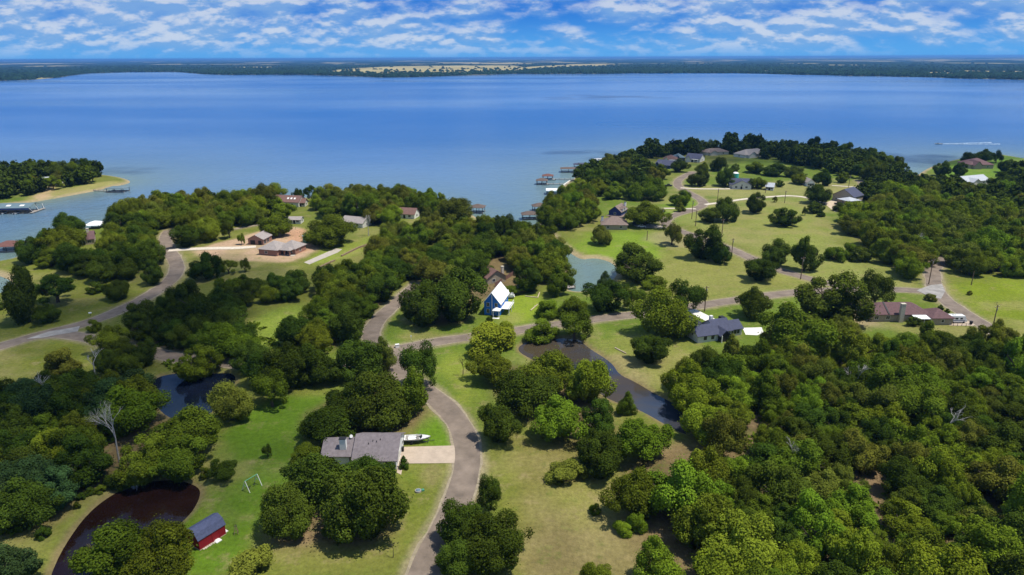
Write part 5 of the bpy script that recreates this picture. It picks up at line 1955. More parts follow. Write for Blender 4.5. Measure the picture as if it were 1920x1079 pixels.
# ---- boathouses and docks
boathouse('brown roofed boathouse left of the dock with a long pier', 1016, 346, R(-6), 8, 6.5, 'roof_dock', 1.7, pier=(30, R(3)))
boathouse('red roofed boathouse at the end of the farther long pier', 1027, 337, R(-6), 8, 6.5, 'roof_dock_red', 1.4, pier=(29, R(2)))
boathouse('white flat roofed boathouse close to the seawall', 1038, 364, R(-2), 10, 8.5, 'roof_white', flat=True, pier=(7, 0))
boathouse('pink roofed boathouse in the upper inlet row', 1066, 323, R(-4), 13, 8, 'roof_dock', 1.0, pier=(16, R(4)))
boathouse('dark roofed boathouse right of the pink roofed one', 1090, 315, R(-4), 13, 8, 'roof_blue', 1.2, pier=(10, R(8)))
boathouse('brown roofed boathouse at the inlet mouth', 1011, 395, R(12), 8, 6, 'roof_dock', 1.7, pier=(9, R(5)))
boathouse('grey roofed boathouse lowest at the inlet mouth', 993, 411, R(4), 9, 6, 'roof_dock', 1.7, pier=(7, R(10)))
boathouse('tan roofed two deck boathouse off the wooded shore', 896, 399, R(170), 8, 7, 'roof_dock', 1.7, eave=3.6, pier=(7, R(-8)))
boathouse('dark roofed boathouse at the tip of the left peninsula', 222, 360, R(176), 13, 8, 'roof_marina', 1.1, pier=(17, R(-12)))
boathouse('red roofed boathouse at the left edge of the picture', 21, 470, R(10), 11, 9, 'roof_dock_red', 2.0, pier=(6, R(-35)))
boathouse('white roofed boathouse behind the maroon roofed house', 180, 430, R(8), 8, 9, 'roof_white', 1.6, pier=(3, R(-60)))
boathouse('far brown boathouse off the dark point', 1212, 291, R(0), 15, 10, 'roof_dock', 1.7, pier=(14, R(-20)))
boathouse('far grey boathouse left of the dark oak tip', 1124, 306, R(0), 12, 9, 'roof_pale', 1.2, pier=(12, R(-5)))
boathouse('brown roofed boathouse beyond the dark point at right', 1680, 314, R(20), 12, 9, 'roof_dock_red', 1.4, pier=(6, R(160)))
for _px, _py, _rz, _lb in ((1021, 347, R(172), 'white motorboat moored under the brown roofed boathouse'),
                           (1034, 338, R(172), 'white motorboat moored under the red roofed boathouse'),
                           (990, 412, R(176), 'dark striped motorboat under the lowest inlet boathouse'),
                           (1036, 365, R(178), 'white motorboat moored below the flat white roof')):
    _x, _y = at(_px, _py, LAKE_Z)
    motorboat('motorboat', _lb, _x, _y, LAKE_Z, _rz, 5.8, 2.2, trailer=False)
# marina shed
x, y = at(-12, 398, LAKE_Z)
o = empty('covered_marina', (x, y, LAKE_Z), R(4))
tag(o, 'long covered marina dock with a blue grey roof and white skylights', 'marina')
ML, MW = 26.0, 15.0
for sgn, (a0, a1) in ((-1, (-MW / 2, 0)), (1, (0, MW / 2))):
    za, zb = (3.6, 5.4) if sgn < 0 else (5.4, 3.6)
    for k in range(13):
        MB().xprism([(a0, za), (a1, zb), (a1, zb + .12), (a0, za + .12)], -ML + k * 4.0, -ML + k * 4.0 + 3.97).build('roof_sheet', M['roof_marina'], o)
    for k in range(6):
        xx = -ML + 5 + k * 8
        t0, t1 = (.35, .62) if sgn < 0 else (.38, .65)
        MB().xprism([(a0 + (a1 - a0) * t0, za + (zb - za) * t0 + .14), (a0 + (a1 - a0) * t1, za + (zb - za) * t1 + .14),
                     (a0 + (a1 - a0) * t1, za + (zb - za) * t1 + .22), (a0 + (a1 - a0) * t0, za + (zb - za) * t0 + .22)], xx, xx + 2.6).build('skylight', M['white'], o)
for k in range(14):
    for sy in (-MW / 2 + .2, MW / 2 - .2):
        MB().tube((-ML + k * 4, sy, -3), (-ML + k * 4, sy, 3.65), .13, .13, 6).build('post', M['dark_metal'], o)
MB().box(-ML, -MW / 2 - .05, 2.7, ML, -MW / 2 + .06, 3.55).build('fascia', M['navy_paint'], o)
MB().box(-ML, -1.2, .35, ML, 1.2, .6).build('main_dock', M['grey_wood'], o)
for k in range(13):
    MB().box(-ML + k * 4 - .4, -MW / 2, .3, -ML + k * 4 + .4, -1.25, .55).build('finger_dock', M['grey_wood'], o)
for sy in (-MW / 2 + .3, 0, MW / 2 - .3):
    MB().tube((ML, sy, 3.6), (ML + 1.5, sy * .8, .6), .1, .1, 6).build('brace', M['white'], o)
MB().box(ML - .2, -MW / 2, .35, ML + 1.6, MW / 2, .62).build('end_dock', M['grey_wood'], o)
for k in range(6):
    xx = x - 22 + k * 8
    yy = y - 4.6
    motorboat('motorboat', ['first', 'second', 'third', 'fourth', 'fifth', 'sixth'][5 - k] + ' motorboat from the right end berthed under the marina roof', xx, yy, LAKE_Z, R(92), 6.0, 2.2, trailer=False)
# seawall by the boathouses
o = empty('seawall', (*at(1058, 357, LAKE_Z), LAKE_Z), 0)
tag(o, 'low pale concrete seawall along the inlet shore', 'wall')
sw = [np.array(at(*q, LAKE_Z)) - np.array(at(1058, 357, LAKE_Z)) for q in ((1069, 341), (1060, 347), (1053, 353), (1058, 360), (1062, 366))]
for p, q in zip(sw[:-1], sw[1:]):
    n_ = Vector((-(q - p)[1], (q - p)[0], 0)).normalized() * .4
    MB().add([(p[0] - n_.x, p[1] - n_.y, -2), (q[0] - n_.x, q[1] - n_.y, -2), (q[0] + n_.x, q[1] + n_.y, -2), (p[0] + n_.x, p[1] + n_.y, -2),
              (p[0] - n_.x, p[1] - n_.y, 1.2), (q[0] - n_.x, q[1] - n_.y, 1.2), (q[0] + n_.x, q[1] + n_.y, 1.2), (p[0] + n_.x, p[1] + n_.y, 1.2)],
             [(0, 3, 2, 1), (4, 5, 6, 7), (0, 1, 5, 4), (1, 2, 6, 5), (2, 3, 7, 6), (3, 0, 4, 7)]).build('wall_section', M['white_concrete'], o)
# small landing on the creek
x, y = at(1067, 541, LAKE_Z)
o = empty('creek_dock', (x, y, LAKE_Z), R(15))
tag(o, 'small dark wooden dock with a footbridge at the creek end', 'dock')
planks(o, -2.2, 2.2, -1.8, 1.8, .75, M['grey_wood'], 'y', .9)
posts(o, [(-2, -1.6), (2, -1.6), (-2, 1.6), (2, 1.6)], -2, 1.7, .12, M['pole_wood'])
MB().box(-2.1, -1.75, 1.55, 2.1, -1.65, 1.7).build('handrail', M['wood'], o)
for k in range(14):
    MB().box(-2.5 - k * 1.0 - .9, -1.6 - k * .95, .8, -2.5 - k * 1.0, -.6 - k * .95, .9).build('plank', M['grey_wood'], o)
# low timber border on the lawn of the blue house
for _i, (q0, q1, lb) in enumerate((((985, 556), (1008, 559), 'weathered timber edging beam on the lawn, the horizontal one'),
                                   ((1008, 559), (1012, 549), 'short weathered timber beam at the corner of the lawn edging'),
                                   ((995, 583), (1008, 572), 'pale timber beam lying at the right lawn edge'),
                                   ((1153, 653), (1174, 664), 'pale fallen log on the bank of the long pond'))):
    a, rot, ln = frame2(q0, q1)
    o = MB().tube((0, 0, .18), (ln, 0, .22), .20, .16, 8).tube((ln * .55, 0, .22), (ln * .8, .7, .35), .08, .04, 6).build('timber_beam' if _i < 3 else 'fallen_log', M['sand'])
    o.location = (a[0], a[1], zat(*a))
    o.rotation_euler.z = rot
    tag(o, lb, 'beam' if _i < 3 else 'log')

# ---- vehicles
car('white car parked by the brown hip roofed house', 1203, 427, R(-8), 'car_white', 'sedan')
car('dark vehicle under a white canopy by the brown hip roof', 1189, 421, R(80), 'car_black', 'suv')
car('black pickup at the bend of the looping lane', 1253, 350, R(5), 'car_black', 'pickup', 'truck')
car('silver car parked in the shade left of the maroon roofed house', 1588, 596, R(60), 'car_silver', 'suv')
car('dark car parked under the trees by the silver car', 1570, 602, R(70), 'car_black', 'sedan')
car('dark pickup in front of the barn shaped house', 1572, 384, R(10), 'car_black', 'pickup', 'truck')
car('silver car on the sandy yard of the barn shaped house', 1580, 388, R(-30), 'car_silver', 'sedan')
car('white car at the far white fronted garage', 1519, 354, R(85), 'car_white', 'sedan')
# speedboat with wake
x, y = at(1759, 270.5, LAKE_Z)
motorboat('speedboat', 'white speedboat trailing a wake on the open lake', x, y, LAKE_Z, R(184), 8.5, 2.8, trailer=False)
mb = MB()
rs_ = random.Random(4)
for k in range(46):
    t = k / 45
    for sgn in (-1, 1):
        xx = 4 + t * 60 + rs_.uniform(-1, 1)
        yy = sgn * (1.0 + t * 6.0) + rs_.uniform(-.4, .4) * (1 + 3 * t)
        w_, l_ = (.9 + 1.2 * t) * rs_.uniform(.4, 1.1), 2.4 * rs_.uniform(.6, 1.2)
        mb.add([(xx - l_, yy - w_ * .3, .10), (xx, yy - w_, .12), (xx + l_, yy + w_ * .2, .10), (xx, yy + w_, .16)], [(0, 1, 2, 3)])
o = mb.build('boat_wake', M['foam'])
o.location = (x, y, LAKE_Z + .02)
o.rotation_euler.z = R(3)
tag(o, 'white foam of the wake behind the speedboat', 'wake', kind='stuff')

# ---- utility poles
for px, py, h, lb in ((1297, 411, 11, 'utility pole at the bend of the looping lane'), (1304, 425, 9, 'short bare utility pole right of the bend'),
                      (1241, 424, 10, 'utility pole left of the lane below the bend'), (1345, 380, 9, 'utility pole in the meadow above the bend'),
                      (1353, 446, 10, 'utility pole behind the paired round oaks'), (1371, 486, 10, 'utility pole right of the paired round oaks'),
                      (1321, 584, 10, 'utility pole by the start of the white drive'), (1741, 534, 11, 'leaning brown utility pole at the pale junction'),
                      (1859, 624, 10, 'utility pole at the roadside right of the camper'), (1821, 535, 6, 'short brown pole in the bright green field'),
                      (1501, 524, 10, 'utility pole beside the middle lane'), (1591, 352, 9, 'utility pole behind the barn shaped house'),
                      (1471, 381, 8, 'thin utility pole in the far meadow'), (1213, 451, 5, 'short pole on the lawn above the creek'),
                      (1435, 362, 7, 'thin pole beside the pale blue roofed cottage')):
    power_pole(px, py, h, lb, arm=h > 7.5, rz=R(25))
# ---- small roadside things
x, y = at(745, 652)
o = empty('utility_box', (x, y, zat(x, y)), R(20))
tag(o, 'white roadside utility box at the lane fork', 'utility box')
MB().box(-.6, -.4, 0, .6, .4, 1.1).build('cabinet', M['white'], o)
MB().box(-.66, -.46, 1.1, .66, .46, 1.2).build('lid', M['trim'], o)
x, y = at(170, 593)
o = empty('mailbox', (x, y, zat(x, y)), R(20))
tag(o, 'white mailbox on a post beside the left lane', 'mailbox')
MB().box(-.06, -.06, -.3, .06, .06, 1.1).build('post', M['pole_wood'], o)
MB().xprism([(-.22, 1.1), (.22, 1.1), (.22, 1.4), (.12, 1.55), (-.12, 1.55), (-.22, 1.4)], -.45, .45).build('box', M['white'], o)
x, y = at(771, 637)
o = empty('sign_post', (x, y, zat(x, y)), R(10))
tag(o, 'small white marker post on the verge at the lane fork', 'sign')
MB().box(-.05, -.05, -.3, .05, .05, 1.5).build('post', M['white'], o)
MB().box(-.22, -.09, 1.1, .22, -.055, 1.6).build('panel', M['white'], o)
x, y = at(784, 921)
o = empty('septic_lid', (x, y, zat(x, y)), R(15))
tag(o, 'grey green round tank lid in the front lawn of the near house', 'tank lid')
MB().tube((0, 0, -.1), (0, 0, .35), .75, .70, 14).build('rim', M['grey_wood'], o)
MB().tube((0, 0, .35), (0, 0, .5), .55, .35, 14).build('cover', M['roof_marina'], o)
MB().box(.75, -.3, 0, 1.35, .35, .3).build('control_box', M['green_metal'], o)
x, y = at(755, 437)
o = empty('patio_table', (*at(822, 413), zat(*at(822, 413))), 0)
tag(o, 'white round table on the grass near the wooded shore', 'table')
MB().tube((0, 0, .7), (0, 0, .78), 1.6, 1.6, 14).build('top', M['white'], o)
for k in range(4):
    t = k * 1.57 + .7
    MB().tube((1.1 * math.cos(t), 1.1 * math.sin(t), 0), (.9 * math.cos(t), .9 * math.sin(t), .7), .05, .05, 6).build('leg', M['white'], o)
# long low timber wall below the site
o = empty('retaining_wall', (*at(640, 480), 0), 0)
tag(o, 'low brown timber retaining wall across the grass below the building site', 'wall')
W0 = np.array(at(640, 480))
for p, q in zip(((596, 505), (612, 497), (640, 482), (672, 466), (700, 457)), ((612, 497), (628, 490), (672, 466), (700, 457), (715, 450))):
    a, b_ = np.array(at(*p)) - W0, np.array(at(*q)) - W0
    n_ = Vector((-(b_ - a)[1], (b_ - a)[0], 0)).normalized() * .3
    MB().add([(a[0] - n_.x, a[1] - n_.y, -.5), (b_[0] - n_.x, b_[1] - n_.y, -.5), (b_[0] + n_.x, b_[1] + n_.y, -.5), (a[0] + n_.x, a[1] + n_.y, -.5),
              (a[0] - n_.x, a[1] - n_.y, .8), (b_[0] - n_.x, b_[1] - n_.y, .8), (b_[0] + n_.x, b_[1] + n_.y, .8), (a[0] + n_.x, a[1] + n_.y, .8)],
             [(0, 3, 2, 1), (4, 5, 6, 7), (0, 1, 5, 4), (1, 2, 6, 5), (2, 3, 7, 6), (3, 0, 4, 7)]).build('beam', M['wood'], o)
build_ground()
# ------------------------------------------------------------------ single trees: outline in the photo, shape, leaf, label
D, MI, BR, YE, BL, OL = 'leaf_dark', 'leaf_mid', 'leaf_bright', 'leaf_yellow', 'leaf_blue', 'leaf_olive'
T = [
    (150, 965, 300, 1105, 'dome', MI, 'big oak leaning over the near end of the round pond'),
    (255, 985, 374, 1110, 'dome', MI, 'oak between the round pond and the red barn'),
    (-40, 985, 60, 1110, 'dome', BL, 'blue green tree at the bottom left corner'),
    (483, 888, 590, 1022, 'dome', D, 'left oak of the clump in front of the near house'),
    (540, 846, 662, 962, 'dome', D, 'rear oak of the clump in front of the near house'),
    (612, 858, 763, 1034, 'dome', D, 'largest oak of the clump in front of the near house'),
    (640, 850, 740, 930, 'tall', D, 'oak touching the grey roof of the near house'),
    (606, 960, 660, 1016, 'bush', D, 'dark shrub at the foot of the largest front oak'),
    (425, 1030, 518, 1100, 'bush', OL, 'soft pale shrub at the bottom edge below the barn'),
    (561, 756, 680, 840, 'dome', D, 'leftmost dark oak behind the near house'),
    (605, 710, 700, 800, 'tall', D, 'dark oak rising behind the left wing of the near house'),
    (655, 695, 765, 815, 'dome', D, 'broad oak behind the ridge of the near house'),
    (700, 735, 785, 815, 'tall', D, 'dark oak behind the white gable of the near house'),
    (740, 685, 818, 790, 'tall', MI, 'oak overhanging the lane behind the motorboat'),
    (752, 640, 823, 735, 'loose', D, 'dark ragged tree beside the lane below the fork'),
    (694, 622, 748, 706, 'cone', OL, 'tall thin pointed tree at the lane fork'),
    (493, 828, 513, 860, 'loose', D, 'tiny lone tree on the left lawn'),
    (545, 830, 600, 870, 'bush', MI, 'bush at the left end of the grey roof'),
    (748, 852, 768, 880, 'cone', D, 'little dark sapling in front of the white gable'),
    (892, 884, 948, 962, 'loose', D, 'ragged small oak right of the lane above the big pair'),
    (818, 940, 920, 1040, 'dome', D, 'left oak of the dark pair right of the lane'),
    (872, 962, 982, 1085, 'dome', D, 'right oak of the dark pair at the bottom edge'),
    (822, 1010, 905, 1095, 'dome', D, 'lowest dark oak hanging over the lane'),
    (897, 750, 976, 838, 'round', D, 'dark round oak right of the curve in the lane'),
    (1000, 742, 1090, 836, 'dome', BR, 'bright green oak at the edge of the dry field'),
    (935, 690, 1035, 790, 'dome', D, 'dark oak behind the bright green field oak'),
    (985, 660, 1070, 750, 'dome', MI, 'oak near the left bank of the long pond'),
    (885, 655, 965, 730, 'dome', MI, 'oak right of the sunny verge below the fork'),
    (1060, 668, 1150, 765, 'dome', BR, 'pale green tree overhanging the long pond'),
    (1080, 725, 1158, 835, 'round', D, 'dark round tree between the field and the long pond'),
    (868, 602, 962, 668, 'bush', YE, 'yellow green thicket below the lane opposite the blue house'),
    (930, 590, 968, 640, 'bush', YE, 'brightest yellow bush on the verge below the blue house'),
    (1158, 733, 1193, 784, 'cone', MI, 'small pointed tree on the near bank of the long pond'),
    (1168, 785, 1212, 830, 'bush', BR, 'light green bush below the pointed pond tree'),
    (1078, 806, 1168, 900, 'round', D, 'dark oak at the right edge of the dry field'),
    (1030, 865, 1098, 914, 'bush', OL, 'lone olive bush in the dry field'),
    (1104, 938, 1126, 966, 'bush', MI, 'tiny bush in the dry field'),
    (1174, 948, 1213, 1000, 'bush', BR, 'small upright bush beside the big right oak'),
    (1140, 830, 1245, 985, 'dome', MI, 'tall oak bordering the dry field on its right'),
    (1200, 840, 1330, 1000, 'dome', BR, 'largest light green oak beside the dry field'),
    (1165, 785, 1262, 880, 'tall', BR, 'light green tree below the end of the long pond'),
    (1280, 835, 1372, 960, 'tall', MI, 'tall tree right of the largest light green oak'),
    (1180, 1003, 1278, 1110, 'cone', BR, 'pointed light green tree at the bottom edge'),
    (1088, 1050, 1142, 1110, 'dome', MI, 'small oak cut by the bottom edge'),
    (1320, 968, 1448, 1100, 'dome', YE, 'large yellow green tree near the bottom edge'),
    (1150, 975, 1185, 1005, 'bush', BR, 'low bush at the corner of the dry field'),
    # around the white house
    (1345, 622, 1400, 705, 'cone', OL, 'pointed tree in front of the blue roofed house'),
    (1428, 570, 1560, 690, 'tall', MI, 'large clump of trees right of the white pad'),
    (1480, 505, 1612, 618, 'round', D, 'big round dark oak beside the middle lane'),
    (1608, 504, 1668, 582, 'loose', D, 'dark open oak left of the maroon roofed house'),
    (1378, 530, 1444, 604, 'dome', D, 'single oak on the lawn above the blue roof'),
    (1190, 540, 1292, 645, 'dome', MI, 'spreading oak left of the white drive'),
    (1250, 520, 1320, 590, 'loose', D, 'dark open crowned oak at the roadside'),
    (1178, 622, 1252, 688, 'round', D, 'dark round oak on the bank above the long pond'),
    (1165, 532, 1208, 582, 'loose', MI, 'small thin tree left of the roadside oaks'),
    (1200, 520, 1250, 545, 'bush', YE, 'yellow green bush pair above the lane'),
    (1040, 575, 1114, 640, 'loose', MI, 'leafy tree between the lane and the long pond'),
    (985, 595, 1046, 642, 'bush', MI, 'roadside bush left of the long pond tip'),
    (1002, 560, 1050, 600, 'bush', BR, 'left bush of the hedge above the lane'),
    (1045, 555, 1102, 600, 'bush', MI, 'right bush of the hedge above the lane'),
    (1092, 525, 1168, 592, 'round', D, 'dense dark tree at the end of the creek'),
    (1120, 508, 1148, 545, 'cone', BL, 'small pointed tree in front of the creek'),
    (1142, 458, 1242, 534, 'round', D, 'big round oak on the lawn right of the creek'),
    (1284, 420, 1357, 492, 'round', D, 'larger of the paired round oaks in the meadow'),
    (1330, 458, 1370, 498, 'round', D, 'smaller of the paired round oaks in the meadow'),
    (1237, 414, 1281, 462, 'loose', OL, 'thin lone oak on the pale bare ground'),
    (1310, 388, 1348, 420, 'round', D, 'dark bush shaped oak below the loop junction'),
    (1340, 368, 1386, 418, 'dome', D, 'dark oak right of the loop junction'),
    (1395, 358, 1437, 402, 'round', D, 'round dark oak alone in the far meadow'),
    (1447, 388, 1501, 428, 'round', D, 'wide dark oak in the middle of the far meadow'),
    (1390, 480, 1452, 530, 'round', D, 'dark oak above the middle lane'),
    (1424, 448, 1477, 502, 'dome', D, 'left oak of two beside the lane dip'),
    (1478, 443, 1536, 514, 'tall', D, 'taller right oak of two beside the lane dip'),
    (1543, 462, 1580, 492, 'bush', MI, 'left mound of the low thicket in the meadow'),
    (1572, 455, 1604, 488, 'bush', MI, 'middle mound of the low thicket in the meadow'),
    (1592, 462, 1631, 494, 'bush', D, 'right mound of the low thicket in the meadow'),
    (1108, 424, 1150, 462, 'dome', OL, 'small oak on the lawn by the creek'),
    (1168, 378, 1248, 430, 'dome', MI, 'wide oak right of the two storey house'),
    (1080, 372, 1128, 420, 'round', BR, 'round oak left of the navy gable'),
    (1264, 375, 1284, 398, 'cone', MI, 'slim young tree by the short pale drive'),
    (1255, 355, 1296, 388, 'dome', MI, 'oak at the inside of the looping lane'),
    (1288, 318, 1328, 352, 'dome', D, 'oak inside the top of the loop'),
    (1342, 316, 1378, 352, 'dome', D, 'oak left of the white gabled house'),
    (1402, 333, 1434, 356, 'round', MI, 'round tree right of the white gabled house'),
    (1455, 335, 1470, 352, 'round', MI, 'little tree right of the pale blue cottage'),
    (1510, 345, 1556, 385, 'dome', D, 'oak left of the barn shaped house'),
    (1512, 378, 1545, 402, 'dome', D, 'low oak below the barn shaped house drive'),
    (1482, 325, 1514, 347, 'round', MI, 'round oak left of the far white garage'),
    (1562, 380, 1584, 398, 'bush', D, 'dark bush on the sandy yard'),
    (1447, 368, 1458, 380, 'loose', OL, 'tiny sapling by the far meadow drive'),
    (1530, 392, 1545, 408, 'cone', D, 'narrow dark tree in the far meadow'),
    (1503, 385, 1515, 405, 'loose', MI, 'thin sapling near the low meadow oak'),
    (1735, 550, 1754, 566, 'bush', OL, 'bush at the corner of the pale junction'),
    (1758, 570, 1768, 582, 'bush', D, 'small shrub above the garage end of the maroon roof'),
    (1771, 578, 1780, 588, 'bush', D, 'smaller shrub nearest the camper'),
    (1700, 592, 1728, 614, 'round', D, 'round clipped shrub beside the stone chimney'),
    (1812, 545, 1822, 555, 'bush', OL, 'tuft in the bright green field'),
    (1256, 298, 1290, 324, 'dome', D, 'oak in front of the red shore roof'),
    (1306, 300, 1330, 328, 'dome', MI, 'oak below the blue porch house'),
    (1330, 294, 1362, 322, 'dome', D, 'oak in front of the low tan shore roof'),
    (1368, 306, 1388, 324, 'round', D, 'small dark oak below the tall shore oaks'),
    (1394, 302, 1432, 326, 'dome', MI, 'oak in front of the grey shore roof'),
    (1430, 306, 1472, 332, 'dome', D, 'wide dark oak above the pale blue cottage'),
    (1470, 312, 1506, 334, 'dome', D, 'oak above the far white garage'),
    (1525, 318, 1560, 350, 'dome', D, 'dark oak at the top of the barn shaped house lane'),
    (1565, 322, 1592, 344, 'round', MI, 'round oak at the far lane end'),
    # left meadow
    (8, 502, 82, 612, 'tall', D, 'tall dark oak at the left of the meadow'),
    (72, 512, 146, 572, 'loose', D, 'spreading dark oak behind the tall meadow oak'),
    (66, 570, 118, 610, 'round', D, 'low round oak in front of the spreading oak'),
    (196, 524, 248, 566, 'round', D, 'round dark oak above the left lane'),
    (263, 488, 312, 538, 'round', D, 'round oak beside the curve of the left lane'),
    (165, 527, 200, 552, 'bush', D, 'bush left of the round lane oak'),
    (166, 597, 192, 624, 'bush', MI, 'bush in the fork of the left lanes'),
    (36, 442, 92, 496, 'round', D, 'dark tree by the left boathouse'),
    (358, 472, 416, 530, 'dome', D, 'dark oak in front of the gravel drive'),
    (414, 487, 446, 516, 'loose', MI, 'small oak right of the gravel drive oak'),
    (450, 475, 470, 512, 'loose', MI, 'thin young tree below the brick house'),
    (366, 405, 418, 455, 'round', YE, 'bright yellow green tree beside the gravel drive'),
    (326, 420, 376, 466, 'round', D, 'dark oak left of the yellow green tree'),
    (418, 410, 444, 448, 'loose', D, 'small oak behind the gravel drive'),
    (446, 425, 462, 460, 'loose', YE, 'slender pale tree left of the brick garage'),
    (-6, 566, 10, 582, 'bush', D, 'bush at the left edge of the meadow'),
    (84, 652, 150, 712, 'bush', OL, 'soft olive mound below the left lane'),
    # around the small pond and lawn
    (330, 640, 410, 715, 'round', BR, 'light green tree on the far bank of the black pond'),
    (388, 605, 484, 678, 'dome', BR, 'brightest green tree right of the black pond'),
    (395, 702, 475, 800, 'dome', OL, 'pale oak on the right bank of the black pond'),
    (475, 695, 548, 770, 'loose', MI, 'oak at the top of the lawn'),
    (398, 860, 447, 905, 'round', D, 'round dark bush at the lawn edge'),
    (374, 873, 396, 898, 'bush', MI, 'small bush left of the round dark bush'),
    (225, 815, 325, 915, 'round', MI, 'left dense tree on the far rim of the round pond'),
    (295, 820, 385, 910, 'round', MI, 'right dense tree on the far rim of the round pond'),
    (198, 880, 250, 918, 'bush', D, 'dark shrub at the left end of the pond trees'),
    (300, 760, 425, 860, 'dome', MI, 'broad oak below the black pond'),
    (185, 720, 310, 830, 'dome', BR, 'light green broad oak behind the white bare tree'),
    (70, 795, 150, 880, 'round', BR, 'round bright oak in the left wood'),
    (70, 985, 95, 1012, 'bush', D, 'dark shrub on the left rim of the round pond'),
    (545, 642, 640, 732, 'dome', D, 'oak in front of the hidden lane below the grass clearing'),
    (630, 634, 716, 718, 'dome', D, 'oak hiding the lane left of the fork'),
    (436, 640, 505, 706, 'round', D, 'oak right of the brightest green tree'),
    (144, 924, 160, 940, 'bush', D, 'second tuft of shrub on the left pond rim'),
    (160, 914, 177, 930, 'bush', D, 'third tuft of shrub on the left pond rim'),
    (178, 908, 200, 926, 'bush', MI, 'rightmost tuft of shrub on the left pond rim'),
    (138, 940, 152, 955, 'bush', D, 'leftmost tuft of shrub on the left pond rim'),
    # by the tall blue house
    (745, 528, 842, 616, 'round', D, 'left half of the great dark oaks at the lane bend'),
    (796, 504, 910, 614, 'round', D, 'right half of the great dark oaks at the lane bend', 1),
    (858, 474, 926, 534, 'dome', D, 'dark oak left of the brown cottage roof'),
    (960, 482, 1020, 552, 'round', D, 'round dark oak right of the brown cottage'),
    (938, 534, 976, 556, 'round', MI, 'small round tree beside the tall blue house'),
    (1018, 500, 1070, 560, 'tall', MI, 'bushy tree on the creek bank'),
    (910, 590, 924, 606, 'bush', D, 'tiny bush at the door of the tall blue house'),
    (688, 445, 720, 480, 'bush', D, 'shrub at the end of the timber wall'),
    # shore right of the brown boathouse
    (785, 378, 812, 425, 'tall', OL, 'pale upright tree near the wooded shore'),
    (820, 370, 884, 420, 'dome', OL, 'spreading pale tree at the shore by the boathouse'),
    (550, 352, 570, 378, 'loose', D, 'left of two small shore trees by the skylight house'),
    (572, 348, 596, 380, 'loose', D, 'right of two small shore trees by the skylight house'),
    (572, 402, 668, 466, 'dome', MI, 'wide oak over the green shed'),
    (488, 400, 546, 448, 'dome', MI, 'wide oak behind the brick garage'),
    # the right knoll
    (1748, 298, 1778, 332, 'round', D, 'left dark oak on the green knoll'),
    (1784, 300, 1812, 332, 'round', D, 'dark oak left of the knoll house'),
    (1802, 286, 1830, 308, 'dome', D, 'dark oak behind the left end of the knoll house'),
    (1826, 280, 1858, 306, 'dome', D, 'tallest dark oak behind the knoll house'),
    (1856, 281, 1878, 306, 'loose', D, 'thin oak right of the tallest knoll oak'),
    (1868, 298, 1900, 326, 'round', D, 'round dark oak right of the knoll house'),
    (1852, 322, 1896, 366, 'loose', D, 'dark tree right of the long grey roof'),
    (1828, 343, 1850, 362, 'round', MI, 'small round tree in front of the long grey roof'),
]
for x0, y0, x1, y1, k, lf, lb, *v_ in T:
    tree_box(x0, y0, x1, y1, k, lf, lb, None, *v_)

# ------------------------------------------------------------------ woods
OAKS = ('dome', 'dome', 'dome', 'tall', 'tall', 'tall', 'round', 'round')
fill_wood([(1255, 735), (1300, 706), (1345, 700), (1440, 694), (1560, 676), (1640, 668), (1760, 664), (1900, 650), (1990, 660), (2120, 1170), (1440, 1170),
           (1300, 1130), (1300, 1010), (1360, 940), (1380, 880), (1330, 850), (1310, 800)], 3.4, 6.8, OAKS + ('loose', 'cone'), (MI, MI, BR, BR, OL, D, D),
          'of the big lower right wood', 'oaks of the lower right wood', 1, 0.53,
          holes=([(1372, 775), (1420, 765), (1445, 800), (1430, 870), (1385, 860)], [(1600, 900), (1665, 868), (1700, 890), (1670, 950), (1650, 1020), (1600, 1010)], [(1500, 640), (1570, 640), (1600, 680), (1540, 690)]), hscale=(1.15, 2.2))
fill_wood([(1590, 446), (1575, 425), (1640, 395), (1680, 372), (1760, 365), (1830, 368), (1920, 372), (2000, 380), (2000, 520), (1920, 520), (1800, 522), (1782, 500), (1740, 490),
           (1722, 530), (1690, 520), (1660, 490)], 5.6, 8.4, OAKS, (MI, MI, BR, BR, OL),
          'of the wood beyond the bright green field', 'oaks of the upper right wood', 2, 0.56)
fill_wood([(1700, 360), (1760, 345), (1800, 352), (1800, 372), (1700, 376)], 4.5, 6.5, OAKS, (MI, D, OL), 'below the green knoll', 'oaks below the knoll', 3, 0.66)
fill_wood([(0, 760), (60, 748), (150, 735), (200, 742), (262, 752), (275, 790), (220, 812), (160, 870), (195, 880), (100, 985), (60, 1000), (-60, 1010), (-80, 780)],
          4.8, 7.0, OAKS, (D, D, MI, BL), 'of the left wood by the white bare tree', 'oaks of the lower left wood', 4, 0.53)
fill_wood([(245, 650), (255, 610), (330, 585), (400, 585), (455, 605), (455, 690), (560, 712), (600, 700), (640, 740), (560, 735), (480, 722), (440, 690), (330, 660)],
          4.8, 7.4, OAKS, (D, D, D, MI), 'of the wood between the left lanes', 'oaks between the left lanes', 5, 0.54, holes=([(452, 600), (600, 560), (600, 640), (560, 700), (452, 690)],))
fill_wood([(190, 655), (250, 650), (312, 664), (300, 695), (225, 705), (195, 690)], 4.2, 6.0, OAKS, (D, D, MI), 'beside the black pond', 'oaks beside the black pond', 6, 0.62)
fill_wood([(405, 560), (470, 546), (555, 545), (578, 556), (530, 568), (460, 580), (412, 588)], 4.5, 6.5, OAKS, (D, D, MI), 'below the building site', 'oaks below the site', 7, 0.6)
fill_wood([(545, 660), (560, 628), (605, 600), (600, 545), (660, 520), (720, 495), (760, 505), (750, 545), (690, 600), (645, 650), (600, 670)], 5.0, 7.4, OAKS, (D, MI, MI),
          'left of the lane into the trees', 'oaks left of the middle lane', 8, 0.54)
